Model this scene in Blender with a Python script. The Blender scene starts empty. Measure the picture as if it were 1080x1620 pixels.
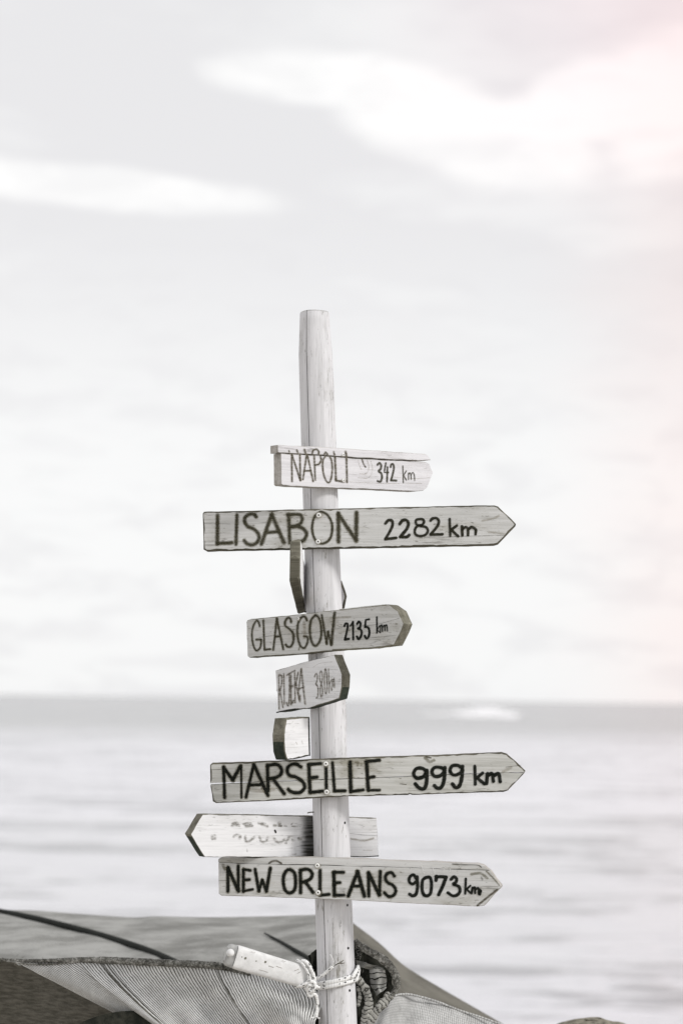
import bpy, bmesh, math, random
from mathutils import Vector, Matrix, noise
R = math.radians
random.seed(7)
scene = bpy.context.scene
COL = scene.collection

# ------------------------------------------------------------------ camera
FPX = 3825.0                     # focal length in pixels of the 1080x1620 photograph (85 mm on 36 mm)
CAM = Vector((0.0, -5.5, 2.2))
PITCH, ROLL = math.atan(295/FPX), R(0.8)
F0 = Vector((0, math.cos(PITCH), math.sin(PITCH)))
U0 = Vector((0, -math.sin(PITCH), math.cos(PITCH)))
CR = Vector((1, 0, 0))*math.cos(ROLL) + U0*math.sin(ROLL)
CU = U0*math.cos(ROLL) - Vector((1, 0, 0))*math.sin(ROLL)
cd = bpy.data.cameras.new('camera'); cam = bpy.data.objects.new('camera', cd); COL.objects.link(cam)
cm = Matrix((CR, CU, -F0)).transposed().to_4x4(); cm.translation = CAM
cam.matrix_world = cm
cd.sensor_fit = 'VERTICAL'; cd.sensor_height = 36; cd.sensor_width = 24; cd.lens = 85
cd.clip_start = 0.1; cd.clip_end = 40000
cd.dof.use_dof = True; cd.dof.focus_distance = 5.44; cd.dof.aperture_fstop = 3.2
scene.camera = cam

# ------------------------------------------------------------------ world
SUN_EL, SUN_AZ = R(36), R(117)      # azimuth clockwise from +Y (the view direction): from the right, a little behind the camera
W = bpy.data.worlds.new('World'); scene.world = W; W.use_nodes = True
nt = W.node_tree; nt.nodes.clear()
def N(tree, t, **kw):
    n = tree.nodes.new(t)
    for k, v in kw.items(): setattr(n, k, v)
    return n
class G:
    """small helper for node graphs"""
    def __init__(s, tree): s.t = tree
    def inp(s, sock, v):
        if v is None: return
        if hasattr(v, 'is_output'): s.t.links.new(v, sock)
        elif isinstance(v, (tuple, list)) and len(v) == 3 and sock.type == 'RGBA': sock.default_value = (*v, 1)
        else: sock.default_value = v
    def m(s, op, a, b=None, c=None, clamp=False):
        n = N(s.t, 'ShaderNodeMath', operation=op, use_clamp=clamp)
        for i, v in enumerate((a, b, c)): s.inp(n.inputs[i], v)
        return n.outputs[0]
    def step(s, v, a, b, o0=0.0, o1=1.0):
        n = N(s.t, 'ShaderNodeMapRange', interpolation_type='SMOOTHSTEP')
        for i, x in enumerate((v, a, b, o0, o1)): s.inp(n.inputs[i], x)
        return n.outputs[0]
    def mix(s, f, a, b, blend='MIX'):
        n = N(s.t, 'ShaderNodeMix', data_type='RGBA', blend_type=blend)
        s.inp(n.inputs[0], f); s.inp(n.inputs[6], a); s.inp(n.inputs[7], b)
        return n.outputs[2]
    def noise(s, vec, scale, detail=4, rough=0.5, dist=0.0):
        n = N(s.t, 'ShaderNodeTexNoise')
        s.inp(n.inputs['Vector'], vec); n.inputs['Scale'].default_value = scale
        n.inputs['Detail'].default_value = detail; n.inputs['Roughness'].default_value = rough
        n.inputs['Distortion'].default_value = dist
        return n.outputs['Fac']
    def mapv(s, vec, scale=(1, 1, 1), loc=(0, 0, 0), rot=(0, 0, 0)):
        n = N(s.t, 'ShaderNodeMapping')
        s.inp(n.inputs['Vector'], vec)
        n.inputs['Scale'].default_value = scale; n.inputs['Rotation'].default_value = rot
        if hasattr(loc, 'is_output'): s.t.links.new(loc, n.inputs['Location'])
        else: n.inputs['Location'].default_value = loc
        return n.outputs[0]
    def ramp(s, f, stops):
        n = N(s.t, 'ShaderNodeValToRGB'); e = n.color_ramp.elements
        while len(e) < len(stops): e.new(0.5)
        for k, (p, c) in zip(e, stops): k.position = p; k.color = (*c, 1) if len(c) == 3 else c
        s.inp(n.inputs[0], f); return n.outputs[0]
g = G(nt)
tc = N(nt, 'ShaderNodeTexCoord'); sep = N(nt, 'ShaderNodeSeparateXYZ'); nt.links.new(tc.outputs['Generated'], sep.inputs[0])
DX, DY, DZ = sep.outputs
# gentle wobble of the cloud outlines
wv = g.mapv(tc.outputs['Generated'], (18, 18, 46))
n1 = g.m('SUBTRACT', g.noise(wv, 1.0, 5, 0.55), 0.5)
wv2 = g.mapv(tc.outputs['Generated'], (7, 7, 26), (3.1, 0.4, 1.7))
n2 = g.noise(wv2, 1.0, 4, 0.55)
def ell(cx, cy, a, b, rot=0.0, lo=1.12, hi=0.62, wob=0.95):
    """soft elliptical cloud at a direction (given as x, height above the horizon in photograph pixels)"""
    X = g.m('SUBTRACT', DX, (cx-540)/FPX); Z = g.m('SUBTRACT', DZ, (1103-cy)/FPX)
    c, s = math.cos(rot), math.sin(rot)
    xr = g.m('DIVIDE', g.m('ADD', g.m('MULTIPLY', X, c), g.m('MULTIPLY', Z, s)), a/FPX)
    zr = g.m('DIVIDE', g.m('SUBTRACT', g.m('MULTIPLY', Z, c), g.m('MULTIPLY', X, s)), b/FPX)
    d = g.m('SQRT', g.m('ADD', g.m('MULTIPLY', xr, xr), g.m('MULTIPLY', zr, zr)))
    d = g.m('ADD', d, g.m('MULTIPLY', n1, wob))
    return g.step(d, lo, hi)
front = g.step(DY, 0.0, 0.3)
clouds = None
for e in [(560, 150, 235, 46, R(-5)), (700, 205, 215, 72, R(-12)), (800, 235, 175, 80, R(-8)), (930, 180, 150, 78, R(14)),
          (1060, 170, 190, 120, R(20)), (1240, 160, 240, 150, R(8)), (150, 313, 300, 36, R(-3)), (-160, 310, 260, 42, R(2))]:
    k = ell(*e)
    clouds = k if clouds is None else g.m('MAXIMUM', clouds, k)
wv3 = g.mapv(tc.outputs['Generated'], (20, 20, 75), (1.3, 2.2, 0.6))
n3 = g.noise(wv3, 1.0, 6, 0.6, 0.4)
clouds = g.m('MULTIPLY', g.m('MULTIPLY', clouds, front), g.step(n3, 0.30, 0.60, 0.55, 1.0))
soft = g.step(n2, 0.44, 0.64)                                     # loose veil clouds all over the sky
low = g.step(g.m('ADD', DZ, g.m('MULTIPLY', g.m('SUBTRACT', n3, 0.5), 0.12)), 0.215, 0.09)                                    # brighter, hazier towards the horizon
veil = g.m('MAXIMUM', g.m('MULTIPLY', soft, 0.6), g.m('MULTIPLY', low, g.step(n3, 0.38, 0.56, 0.42, 1.0)))
base = g.mix(veil, (8.65, 8.6, 8.75), (10.05, 10.08, 10.08))
sky = N(nt, 'ShaderNodeTexSky', sky_type='NISHITA', sun_disc=False)
sky.sun_elevation = SUN_EL; sky.sun_rotation = SUN_AZ
hs = N(nt, 'ShaderNodeHueSaturation'); hs.inputs['Saturation'].default_value = 0.12
nt.links.new(sky.outputs[0], hs.inputs['Color'])
base = g.mix(0.9, hs.outputs[0], base)
base = g.mix(clouds, base, (10.2, 10.18, 10.15))
# faint rosy cast of the sky to the right
rosy = g.m('MULTIPLY', g.step(g.m('ADD', DX, g.m('MULTIPLY', n1, 0.03)), 0.07, 0.175), g.step(DZ, 0.75, 0.1))
rosy = g.m('MULTIPLY', g.m('MULTIPLY', rosy, front), g.step(DX, 0.55, 0.25))
base = g.mix(rosy, base, g.mix(1.0, base, (1.04, 0.935, 0.915), 'MULTIPLY'))
rosy2 = g.m('MULTIPLY', g.m('MULTIPLY', g.step(DX, -0.02, 0.12), g.step(DX, 0.6, 0.25)), g.m('MULTIPLY', g.step(DZ, 0.17, 0.30), front))
base = g.mix(rosy2, base, g.mix(1.0, base, (1.04, 0.95, 0.965), 'MULTIPLY'))
bg = N(nt, 'ShaderNodeBackground'); nt.links.new(base, bg.inputs[0]); bg.inputs[1].default_value = 0.1
wo = N(nt, 'ShaderNodeOutputWorld'); nt.links.new(bg.outputs[0], wo.inputs[0])

sl = bpy.data.lights.new('sun', 'SUN'); sl.energy = 2.0; sl.angle = R(11); sl.color = (1.0, 0.98, 0.955)
so = bpy.data.objects.new('sun', sl); COL.objects.link(so)
sd = Vector((math.sin(SUN_AZ)*math.cos(SUN_EL), math.cos(SUN_AZ)*math.cos(SUN_EL), math.sin(SUN_EL)))
so.rotation_euler = sd.to_track_quat('Z', 'Y').to_euler(); so.location = sd*20

vs = scene.view_settings
vs.view_transform = 'Standard'; vs.look = 'None'; vs.gamma = 1; vs.exposure = 0.0; vs.use_curve_mapping = False

# ------------------------------------------------------------------ helpers
def ray(px, py):
    return F0*FPX + CR*(px-540) - CU*(py-810)
def at(px, py, y=0.0):
    """point of the photograph's pixel on the vertical plane at depth y"""
    d = ray(px, py); return CAM + d*((y-CAM.y)/d.y)
PX = 5.5/FPX                     # metres per photograph pixel at the post
def tag(o, label=None, cat=None, group=None, kind=None):
    for k, v in (('label', label), ('category', cat), ('group', group), ('kind', kind)):
        if v: o[k] = v
    return o
def empty(name, loc=(0, 0, 0), parent=None, mat=None):
    o = bpy.data.objects.new(name, None); COL.objects.link(o); o.empty_display_size = 0.05
    if parent is not None: o.parent = parent
    if mat is not None: o.matrix_local = mat
    else: o.location = loc
    return o
class MB:
    def __init__(s): s.v = []; s.f = []; s.mi = []; s.uv = []; s.sm = []; s.a = []
    def vert(s, p, uv=(0, 0), a=0.0): s.v.append(tuple(p)); s.uv.append(uv); s.a.append(a); return len(s.v)-1
    def face(s, idx, m=0, smooth=False): s.f.append(tuple(idx)); s.mi.append(m); s.sm.append(smooth)
    def grid(s, fn, nu, nv, m=0, smooth=True, close_u=False):
        ids = [[s.vert(*fn(i/nu, j/nv)) for j in range(nv+1)] for i in range(nu+1)]
        for i in range(nu):
            for j in range(nv): s.face((ids[i][j], ids[i+1][j], ids[i+1][j+1], ids[i][j+1]), m, smooth)
        return ids
    def tube(s, pts, rad, seg=10, m=0, cap=True, jit=0.0, squash=None):
        pts = [Vector(p) for p in pts]; rr = rad if callable(rad) else (lambda t: rad)
        L = 0; up = None; rows = []
        for i, p in enumerate(pts):
            t = (pts[min(i+1, len(pts)-1)] - pts[max(i-1, 0)]).normalized()
            if up is None: up = t.orthogonal().normalized()
            up = (up - t*up.dot(t)).normalized(); side = t.cross(up)
            if i: L += (p - pts[i-1]).length
            r = rr(i/(len(pts)-1)); row = []
            for k in range(seg+1):
                a = 2*math.pi*k/seg
                q = r*(1 + jit*noise.noise(Vector((math.cos(a)*2, math.sin(a)*2, L*90))))
                row.append(s.vert(p + (up*math.cos(a) + side*math.sin(a))*q, (L, k/seg)))
            rows.append(row)
        for i in range(len(rows)-1):
            for k in range(seg): s.face((rows[i][k], rows[i][k+1], rows[i+1][k+1], rows[i+1][k]), m, True)
        if cap:
            s.face(tuple(reversed(rows[0][:-1])), m); s.face(tuple(rows[-1][:-1]), m)
    def build(s, name, mats, parent=None, mat=None, inv=None):
        me = bpy.data.meshes.new(name)
        vv = s.v if inv is None else [tuple(inv @ Vector(p)) for p in s.v]
        me.from_pydata(vv, [], s.f)
        for m in (mats if isinstance(mats, (list, tuple)) else [mats]): me.materials.append(m)
        me.polygons.foreach_set('material_index', s.mi); me.polygons.foreach_set('use_smooth', s.sm)
        uvl = me.uv_layers.new(name='UVMap')
        li = [0]*len(me.loops); me.loops.foreach_get('vertex_index', li)
        flat = []
        for i in li: flat.extend(s.uv[i])
        uvl.data.foreach_set('uv', flat)
        at_ = me.attributes.new('across', 'FLOAT', 'POINT'); at_.data.foreach_set('value', s.a)
        me.update()
        o = bpy.data.objects.new(name, me); COL.objects.link(o)
        if parent is not None: o.parent = parent
        if mat is not None: o.matrix_local = mat
        return o
def spline(pts, n=8, closed=False):
    """Catmull-Rom through the points"""
    P = [Vector(p) for p in pts]
    if len(P) < 3: return [P[0].lerp(P[1], i/6) for i in range(7)]
    out = []
    for i in range(len(P)-1):
        p0 = P[i-1] if i else (P[-2] if closed else P[0]*2-P[1])
        p1, p2 = P[i], P[i+1]
        p3 = P[i+2] if i+2 < len(P) else (P[1] if closed else P[-1]*2-P[-2])
        for k in range(n):
            t = k/n
            out.append(0.5*((2*p1) + (p2-p0)*t + (2*p0-5*p1+4*p2-p3)*t*t + (3*p1-p0-3*p2+p3)*t*t*t))
    out.append(P[-1]); return out
def resample(poly, step, closed=True):
    out = []; n = len(poly)
    for i in range(n if closed else n-1):
        a, b = poly[i], poly[(i+1) % n]; L = (b-a).length; k = max(1, int(round(L/step)))
        for j in range(k): out.append(a.lerp(b, j/k))
    if not closed: out.append(poly[-1])
    return out

# ------------------------------------------------------------------ materials
def newmat(name):
    m = bpy.data.materials.new(name); m.use_nodes = True; t = m.node_tree
    b = t.nodes['Principled BSDF']; return m, t, b, G(t)
def objco(t, g, rnd=True):
    c = N(t, 'ShaderNodeTexCoord')
    if not rnd: return c.outputs['Object']
    oi = N(t, 'ShaderNodeObjectInfo')
    v = N(t, 'ShaderNodeVectorMath', operation='ADD')
    t.links.new(c.outputs['Object'], v.inputs[0])
    k = g.m('MULTIPLY', oi.outputs['Random'], 37.0); cb = N(t, 'ShaderNodeCombineXYZ')
    for i in range(3): t.links.new(k, cb.inputs[i])
    t.links.new(cb.outputs[0], v.inputs[1]); return v.outputs[0]
def bump(t, b, h, strength, dist=0.002):
    n = N(t, 'ShaderNodeBump'); n.inputs['Strength'].default_value = strength; n.inputs['Distance'].default_value = dist
    t.links.new(h, n.inputs['Height']); t.links.new(n.outputs[0], b.inputs['Normal'])
def wood(name, dark, mid, light, axis=0, chips=None, chip_at=0.62, dirt=0.35, dirtcol=(0.16, 0.14, 0.11), cracks=0.5):
    """weathered wood; grain runs along the local axis; chips = colour that shows where the paint has gone"""
    m, t, b, g = newmat(name)
    co = objco(t, g)
    def sc(l, a): return (l, a, a) if axis == 0 else (a, a, l)
    grain = g.noise(g.mapv(co, sc(3, 70)), 1.0, 6, 0.62, 0.35)
    fine = g.noise(g.mapv(co, sc(14, 420)), 1.0, 4, 0.6)
    blot = g.noise(g.mapv(co, sc(7, 16)), 1.0, 5, 0.6)
    v = g.m('ADD', g.m('MULTIPLY', grain, 0.6), g.m('MULTIPLY', fine, 0.4))
    c = g.ramp(v, [(0.30, dark), (0.48, mid), (0.66, light)])
    c = g.mix(g.m('MULTIPLY', g.step(blot, 0.5, 0.72), dirt), c, dirtcol)
    sp = g.noise(g.mapv(co, sc(60, 200), (2, 7, 4)), 1.0, 5, 0.7)
    c = g.mix(g.m('MULTIPLY', g.step(g.m('ADD', g.m('MULTIPLY', sp, 0.7), g.m('MULTIPLY', blot, 0.3)), 0.57, 0.66), min(1.0, dirt*1.5)), c, tuple(x*0.55 for x in dirtcol))
    if chips:
        cn = g.noise(g.mapv(co, sc(16, 110)), 1.0, 6, 0.7, 0.5)
        mask = g.step(g.m('ADD', g.m('MULTIPLY', cn, 0.75), g.m('MULTIPLY', blot, 0.25)), chip_at, chip_at+0.05)
        c = g.mix(mask, c, chips)
    if cracks:
        ck = g.noise(g.mapv(co, sc(2.2, 55), (5, 3, 1)), 1.0, 3, 0.5, 0.6)
        line = g.step(g.m('ABSOLUTE', g.m('SUBTRACT', ck, 0.5)), 0.012, 0.0)
        line = g.m('MULTIPLY', line, g.step(blot, 0.42, 0.6))
        c = g.mix(g.m('MULTIPLY', line, cracks), c, (0.07, 0.06, 0.05))
    t.links.new(c, b.inputs['Base Color'])
    b.inputs['Roughness'].default_value = 0.82; b.inputs['Specular IOR Level'].default_value = 0.25
    bump(t, b, v, 0.55, 0.002)
    return m
GREY = wood('grey_weathered_wood', (0.40, 0.40, 0.38), (0.57, 0.57, 0.555), (0.69, 0.69, 0.685), dirt=0.6, dirtcol=(0.33, 0.315, 0.265))
GREYD = wood('darker_weathered_wood', (0.34, 0.34, 0.31), (0.52, 0.52, 0.49), (0.66, 0.66, 0.64), dirt=0.7, dirtcol=(0.28, 0.265, 0.205))
PALE = wood('pale_weathered_wood', (0.50, 0.49, 0.50), (0.66, 0.65, 0.67), (0.76, 0.75, 0.77), dirt=0.3, dirtcol=(0.42, 0.40, 0.38))
WHITE = wood('white_painted_board', (0.62, 0.62, 0.63), (0.76, 0.76, 0.77), (0.83, 0.83, 0.84), chips=(0.34, 0.33, 0.30), chip_at=0.635, dirt=0.35, dirtcol=(0.5, 0.49, 0.47))
EDGE = wood('dark_board_edge', (0.035, 0.033, 0.025), (0.085, 0.08, 0.06), (0.20, 0.18, 0.14), dirt=0.5, dirtcol=(0.03, 0.03, 0.02))
EDGEB = wood('brown_end_grain', (0.075, 0.071, 0.052), (0.155, 0.147, 0.115), (0.27, 0.258, 0.21), dirt=0.6, dirtcol=(0.07, 0.065, 0.045))
EDGEP = wood('pale_board_edge', (0.22, 0.21, 0.18), (0.40, 0.38, 0.35), (0.58, 0.56, 0.54), dirt=0.5, dirtcol=(0.16, 0.14, 0.11))
EDGEM = wood('darker_end_grain', (0.05, 0.047, 0.033), (0.10, 0.094, 0.07), (0.17, 0.16, 0.125), dirt=0.5, dirtcol=(0.04, 0.038, 0.025))  # darker tone on the lower end and sides of the end-on board
MOSS = wood('mossy_end_grain', (0.015, 0.022, 0.016), (0.03, 0.04, 0.03), (0.06, 0.07, 0.05), dirt=0.5, dirtcol=(0.015, 0.02, 0.015))
POSTM = wood('whitewashed_post', (0.48, 0.48, 0.48), (0.655, 0.65, 0.665), (0.76, 0.755, 0.77), axis=2, chips=(0.30, 0.29, 0.265), chip_at=0.585, dirt=0.75, dirtcol=(0.46, 0.455, 0.44), cracks=0.45)

def plain(name, col, rough=0.6, var=0.0, scale=60, bstr=0.0, spec=0.3):
    m, t, b, g = newmat(name)
    n = g.noise(objco(t, g), scale, 5, 0.6)
    lo = tuple(c*(1-var) for c in col); hi = tuple(min(1, c*(1+var)) for c in col)
    t.links.new(g.ramp(n, [(0.3, lo), (0.7, hi)]), b.inputs['Base Color'])
    b.inputs['Roughness'].default_value = rough; b.inputs['Specular IOR Level'].default_value = spec
    if bstr: bump(t, b, n, bstr, 0.003)
    return m
SCREW = plain('pale_screw_metal', (0.80, 0.80, 0.78), 0.4, 0.2, 300)
HOLE = plain('nail_hole_dark', (0.012, 0.012, 0.012), 0.9)

def ink(name, col, col2, amax, e0, e1, rough=0.5, wear=0.0, grain=(30, 260)):
    """paint or scorch on the board: feathered over the width of the stroke, worn along the grain"""
    m, t, b, g = newmat(name)
    a = N(t, 'ShaderNodeAttribute', attribute_name='across')
    co = objco(t, g)
    n = g.noise(g.mapv(co, (grain[0]*4, grain[1]*1.5, 80)), 1.0, 4, 0.6)
    w = g.noise(g.mapv(co, (grain[0], grain[1], 60)), 1.0, 5, 0.65)
    d = g.m('ADD', a.outputs['Fac'], g.m('MULTIPLY', g.m('SUBTRACT', n, 0.5), 0.55))
    al = g.step(d, e1, e0)
    al = g.m('MULTIPLY', al, amax)
    if wear: al = g.m('MULTIPLY', al, g.step(w, 0.5-wear*0.5+0.02, 0.5-wear*0.5-0.16, 1.0-wear, 1.0) if False else g.step(w, 0.62, 0.40, 1.0-wear, 1.0))
    t.links.new(g.mix(g.step(n, 0.35, 0.65), col, col2), b.inputs['Base Color'])
    t.links.new(al, b.inputs['Alpha'])
    b.inputs['Roughness'].default_value = 0.8; b.inputs['Specular IOR Level'].default_value = 0.06
    return m
DARK = ink('dark_crack', (0.05, 0.046, 0.036), (0.1, 0.09, 0.07), 0.75, 0.1, 1.0, wear=0.5)
NOTCH = plain('dark_split', (0.06, 0.056, 0.048), 0.9, 0.4)
INK = ink('black_paint', (0.006, 0.008, 0.006), (0.018, 0.019, 0.015), 1.0, 0.72, 1.05, wear=0.12)
INKO = ink('olive_black_paint', (0.04, 0.038, 0.023), (0.075, 0.07, 0.047), 0.93, 0.45, 1.1, wear=0.25)
INK2 = ink('olive_black_marker', (0.014, 0.014, 0.008), (0.035, 0.033, 0.022), 0.98, 0.7, 1.1, wear=0.15)
INKF = ink('faded_brown_paint', (0.06, 0.052, 0.032), (0.11, 0.095, 0.065), 0.85, 0.35, 1.1, wear=0.45)
INKW = ink('worn_away_paint', (0.16, 0.15, 0.125), (0.30, 0.29, 0.26), 0.62, 0.0, 1.0, wear=0.75, grain=(60, 230))
INKV = ink('very_faded_paint', (0.10, 0.085, 0.065), (0.2, 0.18, 0.15), 0.78, 0.2, 1.1, wear=0.6)
HALO = ink('scorched_halo', (0.15, 0.14, 0.095), (0.25, 0.235, 0.18), 0.66, 0.45, 1.05, wear=0.4)
HALOW = ink('faint_scorch', (0.30, 0.27, 0.21), (0.42, 0.39, 0.33), 0.48, 0.25, 1.0, wear=0.6)
PALEST = ink('scraped_pale_mark', (0.75, 0.75, 0.73), (0.8, 0.8, 0.79), 0.6, 0.2, 1.0, wear=0.4)
POST_SHADE = ink('post_shade_streaks', (0.015, 0.015, 0.011), (0.05, 0.048, 0.04), 0.96, 0.25, 1.0, wear=0.35, grain=(9, 230))  # streaky darkening that carries the post's painted shade

# ------------------------------------------------------------------ setting: sea, beach
def sea_mat():
    m, t, b, g = newmat('sea_water')
    co = N(t, 'ShaderNodeTexCoord').outputs['Object']
    sp = N(t, 'ShaderNodeSeparateXYZ'); t.links.new(co, sp.inputs[0])
    big = g.noise(g.mapv(co, (0.018, 0.012, 1)), 1.0, 4, 0.55)
    mid = g.noise(g.mapv(co, (0.13, 0.26, 1)), 1.0, 5, 0.62, 0.7)
    sml = g.noise(g.mapv(co, (0.6, 1.2, 1)), 1.0, 4, 0.6, 0.7)
    far = g.step(g.m('ADD', sp.outputs[1], g.m('MULTIPLY', big, 160.0)), 220.0, 420.0)  # pale shoal water, then the deeper sea
    c = g.mix(far, (0.66, 0.655, 0.69), (0.37, 0.375, 0.375))
    streak = g.m('ADD', g.m('MULTIPLY', mid, 0.55), g.m('MULTIPLY', sml, 0.45))
    c = g.mix(g.m('MULTIPLY', g.step(streak, 0.50, 0.58), 0.9), c, (0.27, 0.27, 0.285))
    c = g.mix(g.m('MULTIPLY', g.step(streak, 0.45, 0.36), 0.45), c, (0.80, 0.80, 0.82))
    c = g.mix(g.m('MULTIPLY', g.step(big, 0.50, 0.68), 0.22), c, (0.44, 0.45, 0.44))
    t.links.new(c, b.inputs['Base Color'])
    b.inputs['Roughness'].default_value = 0.22; b.inputs['IOR'].default_value = 1.2
    bump(t, b, g.m('ADD', g.m('MULTIPLY', mid, 1.0), g.m('MULTIPLY', sml, 0.35)), 0.6, 0.5)
    return m
SEA_Z = CAM.z - 3.6
mb = MB()
ys = [14, 24, 36, 60, 100, 180, 350, 800, 2000, 6000, 20000]
rows = []
for y in ys:
    h = 30 + y*1.2
    rows.append([mb.vert((-h, y, SEA_Z)), mb.vert((0, y, SEA_Z)), mb.vert((h, y, SEA_Z))])
for i in range(len(rows)-1):
    for k in range(2): mb.face((rows[i][k], rows[i][k+1], rows[i+1][k+1], rows[i+1][k]))
tag(mb.build('sea', sea_mat()), kind='structure')

def sand_mat():
    m, t, b, g = newmat('beach_sand')
    co = N(t, 'ShaderNodeTexCoord').outputs['Object']
    n = g.noise(co, 2.5, 8, 0.65); f = g.noise(co, 160, 3, 0.6)
    t.links.new(g.ramp(g.m('ADD', g.m('MULTIPLY', n, 0.6), g.m('MULTIPLY', f, 0.4)), [(0.3, (0.36, 0.33, 0.29)), (0.7, (0.52, 0.49, 0.44))]), b.inputs['Base Color'])
    b.inputs['Roughness'].default_value = 0.95; bump(t, b, n, 0.6, 0.04); return m
GROUND = 0.0
mb = MB()
def beach(u, v):
    x = -60 + 120*u; y = -25 + 46*v
    z = GROUND + 0.03*noise.noise(Vector((x*0.4, y*0.4, 0)))
    k = min(1, max(0, (y-5)/13)); z -= 1.75*k*k*(3-2*k)
    return Vector((x, y, z)), (x, y), 0
mb.grid(beach, 60, 46)
tag(mb.build('beach', sand_mat()), kind='structure')

# far whitecap breaking near the horizon
FOAM = plain('white_foam', (0.85, 0.85, 0.86), 0.8, 0.08, 3)
mb = MB()
for k in range(46):
    fx = random.gauss(0, 1); px = 760 + fx*32
    dpx = 18 + random.uniform(-7, 8)
    d = 3.6*FPX/dpx; x = (px-540)/FPX*d; y = CAM.y + d
    w = random.uniform(1, 4.5); dep = random.uniform(3, 12); h = random.uniform(0.15, 0.6)
    def dome(u, v, x=x, y=y, w=w, dep=dep, h=h):
        a = 2*math.pi*u; r = math.sin(v*math.pi/2)
        return Vector((x + w*r*math.cos(a)*(1+0.3*math.sin(3*a)), y + dep*r*math.sin(a), SEA_Z - 0.05 + h*math.cos(v*math.pi/2))), (u, v), 0
    mb.grid(dome, 12, 4)
tag(mb.build('whitecap_foam', FOAM), kind='stuff')

# ------------------------------------------------------------------ the signpost
post_rows = [(493.5, 474.5, 519.5), (496, 473.2, 521), (520, 472.5, 522.5), (560, 471.3, 525.8), (600, 472.2, 527.8), (700, 475, 532), (780, 477.5, 534.5),
             (860, 480, 537), (960, 483, 541), (1040, 486, 544.5), (1150, 490.5, 547.5), (1200, 491.5, 548.8), (1300, 494, 551.8), (1400, 496.5, 555), (1500, 499.5, 559.5), (1620, 503, 564.5)]
def post_at(py):
    for (a, l0, r0), (b, l1, r1) in zip(post_rows, post_rows[1:]):
        if a <= py <= b or b == 1620:
            if py > b and b != 1620: continue
            k = (py-a)/(b-a); return (l0+(l1-l0)*k, r0+(r1-r0)*k)
    return post_rows[0][1:]
def axis_at(py):
    l, r = post_at(py); return at((l+r)/2, py, 0.0), (r-l)/2*PX
base_pt, base_r = axis_at(1620); top_pt, _ = axis_at(493.5)
lean = (top_pt-axis_at(1500)[0]); lean /= lean.z
foot = base_pt + lean*(GROUND - base_pt.z)
ROOT = empty('signpost', foot)
tag(ROOT, 'tall whitewashed wooden post nailed with weathered arrow boards that name distant cities', 'signpost')
mb = MB(); prof = []
for k in range(72): prof.append((2*math.pi*k/72, 1.0))
CRACK = R(-90-30)
prof = [(a, 1.0) for a, _ in prof if abs((a-CRACK+math.pi) % (2*math.pi)-math.pi) > R(3.2)]
c0 = CRACK % (2*math.pi)
prof += [(c0-R(2.4), 1.0), (c0-R(1.3), 0.99), (c0-R(0.9), 0.84), (c0+R(0.9), 0.84), (c0+R(1.3), 0.995), (c0+R(2.4), 1.0)]
prof.sort()
rings = []
dense = []
for (a, l0, r0), (b, l1, r1) in zip(post_rows, post_rows[1:]):
    n = max(1, int((b-a)/12))
    dense += [a+(b-a)*i/n for i in range(n)]
dense += [1620, 1660, 1720]
secs = [(axis_at(p)[0], axis_at(p)[1]) for p in dense]
for zz in (1.1, 0.6, 0.1, -0.4): secs.append((base_pt + lean*(zz-base_pt.z), base_r*1.04))
for c, r in secs:
    row = []
    for a, k in prof:
        da = (c0 - a) if a < c0 else -1
        if 0 < da < R(75): k = k*(0.30 + 0.70*min(1.0, math.cos(R(37.5))/math.cos(da-R(37.5))))      # hewn flat left of the crack
        q = k + (0.022*noise.noise(Vector((math.cos(a)*1.6, math.sin(a)*1.6, c.z*2.2))) + 0.008*noise.noise(Vector((math.cos(a)*7, math.sin(a)*7, c.z*3))))
        row.append(mb.vert(c + Vector((math.cos(a)*r*q, math.sin(a)*r*q, 0)) - foot))
    rings.append(row)
n = len(prof)
for i in range(len(rings)-1):
    for k in range(n):
        dk = c0-R(1.35) < prof[k][0] < c0+R(1.0)
        mb.face((rings[i][k], rings[i+1][k], rings[i+1][(k+1) % n], rings[i][(k+1) % n]), 1 if dk else 0, not dk)
mb.face(tuple(reversed(rings[0])), 0)
o = mb.build('post', [POSTM, NOTCH], ROOT); o['label'] = 'whitewashed round wooden post with a long drying crack'

class Face:
    """a board's own plane: turned about the vertical, lying against the post (front or back), u to the right and n towards the viewer"""
    def __init__(s, py, yaw, thick, back=False, embed=0.80, pitch=0.0):
        c, r = axis_at(py)
        a = R(yaw)
        s.u = Vector((math.cos(a), -math.sin(a), 0)); s.n = Vector((-math.sin(a), -math.cos(a), 0)); s.v = Vector((0, 0, 1))
        s.t = thick
        s.o = c + s.n*((r*embed + thick) if not back else -r*embed)
        s.M = Matrix((s.u, s.v, s.n)).transposed().to_4x4(); s.M.translation = s.o - foot
    def p(s, px, py):
        d = ray(px, py); k = (s.o-CAM).dot(s.n)/d.dot(s.n); q = CAM + d*k - s.o
        return Vector((q.dot(s.u), q.dot(s.v)))
def offset_in(poly, w, seed, near=None):
    out = []; n = len(poly)
    for i in range(n):
        a, b, c = poly[i-1], poly[i], poly[(i+1) % n]
        e1 = (b-a).normalized(); e2 = (c-b).normalized()
        m = (Vector((-e1.y, e1.x)) + Vector((-e2.y, e2.x)))
        m = m.normalized() if m.length > 1e-6 else Vector((-e1.y, e1.x))
        k = 1/max(0.5, m.dot(Vector((-e1.y, e1.x))))
        j = 0.8 + 0.6*noise.noise(Vector((b.x*55+seed, b.y*55, seed*3.1))) + 0.35*noise.noise(Vector((b.x*240, b.y*240, seed)))
        if near and near(b): k, j = 1.0, 0.16
        out.append(b + m*w*k*max(0.16, j))
    return out
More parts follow.
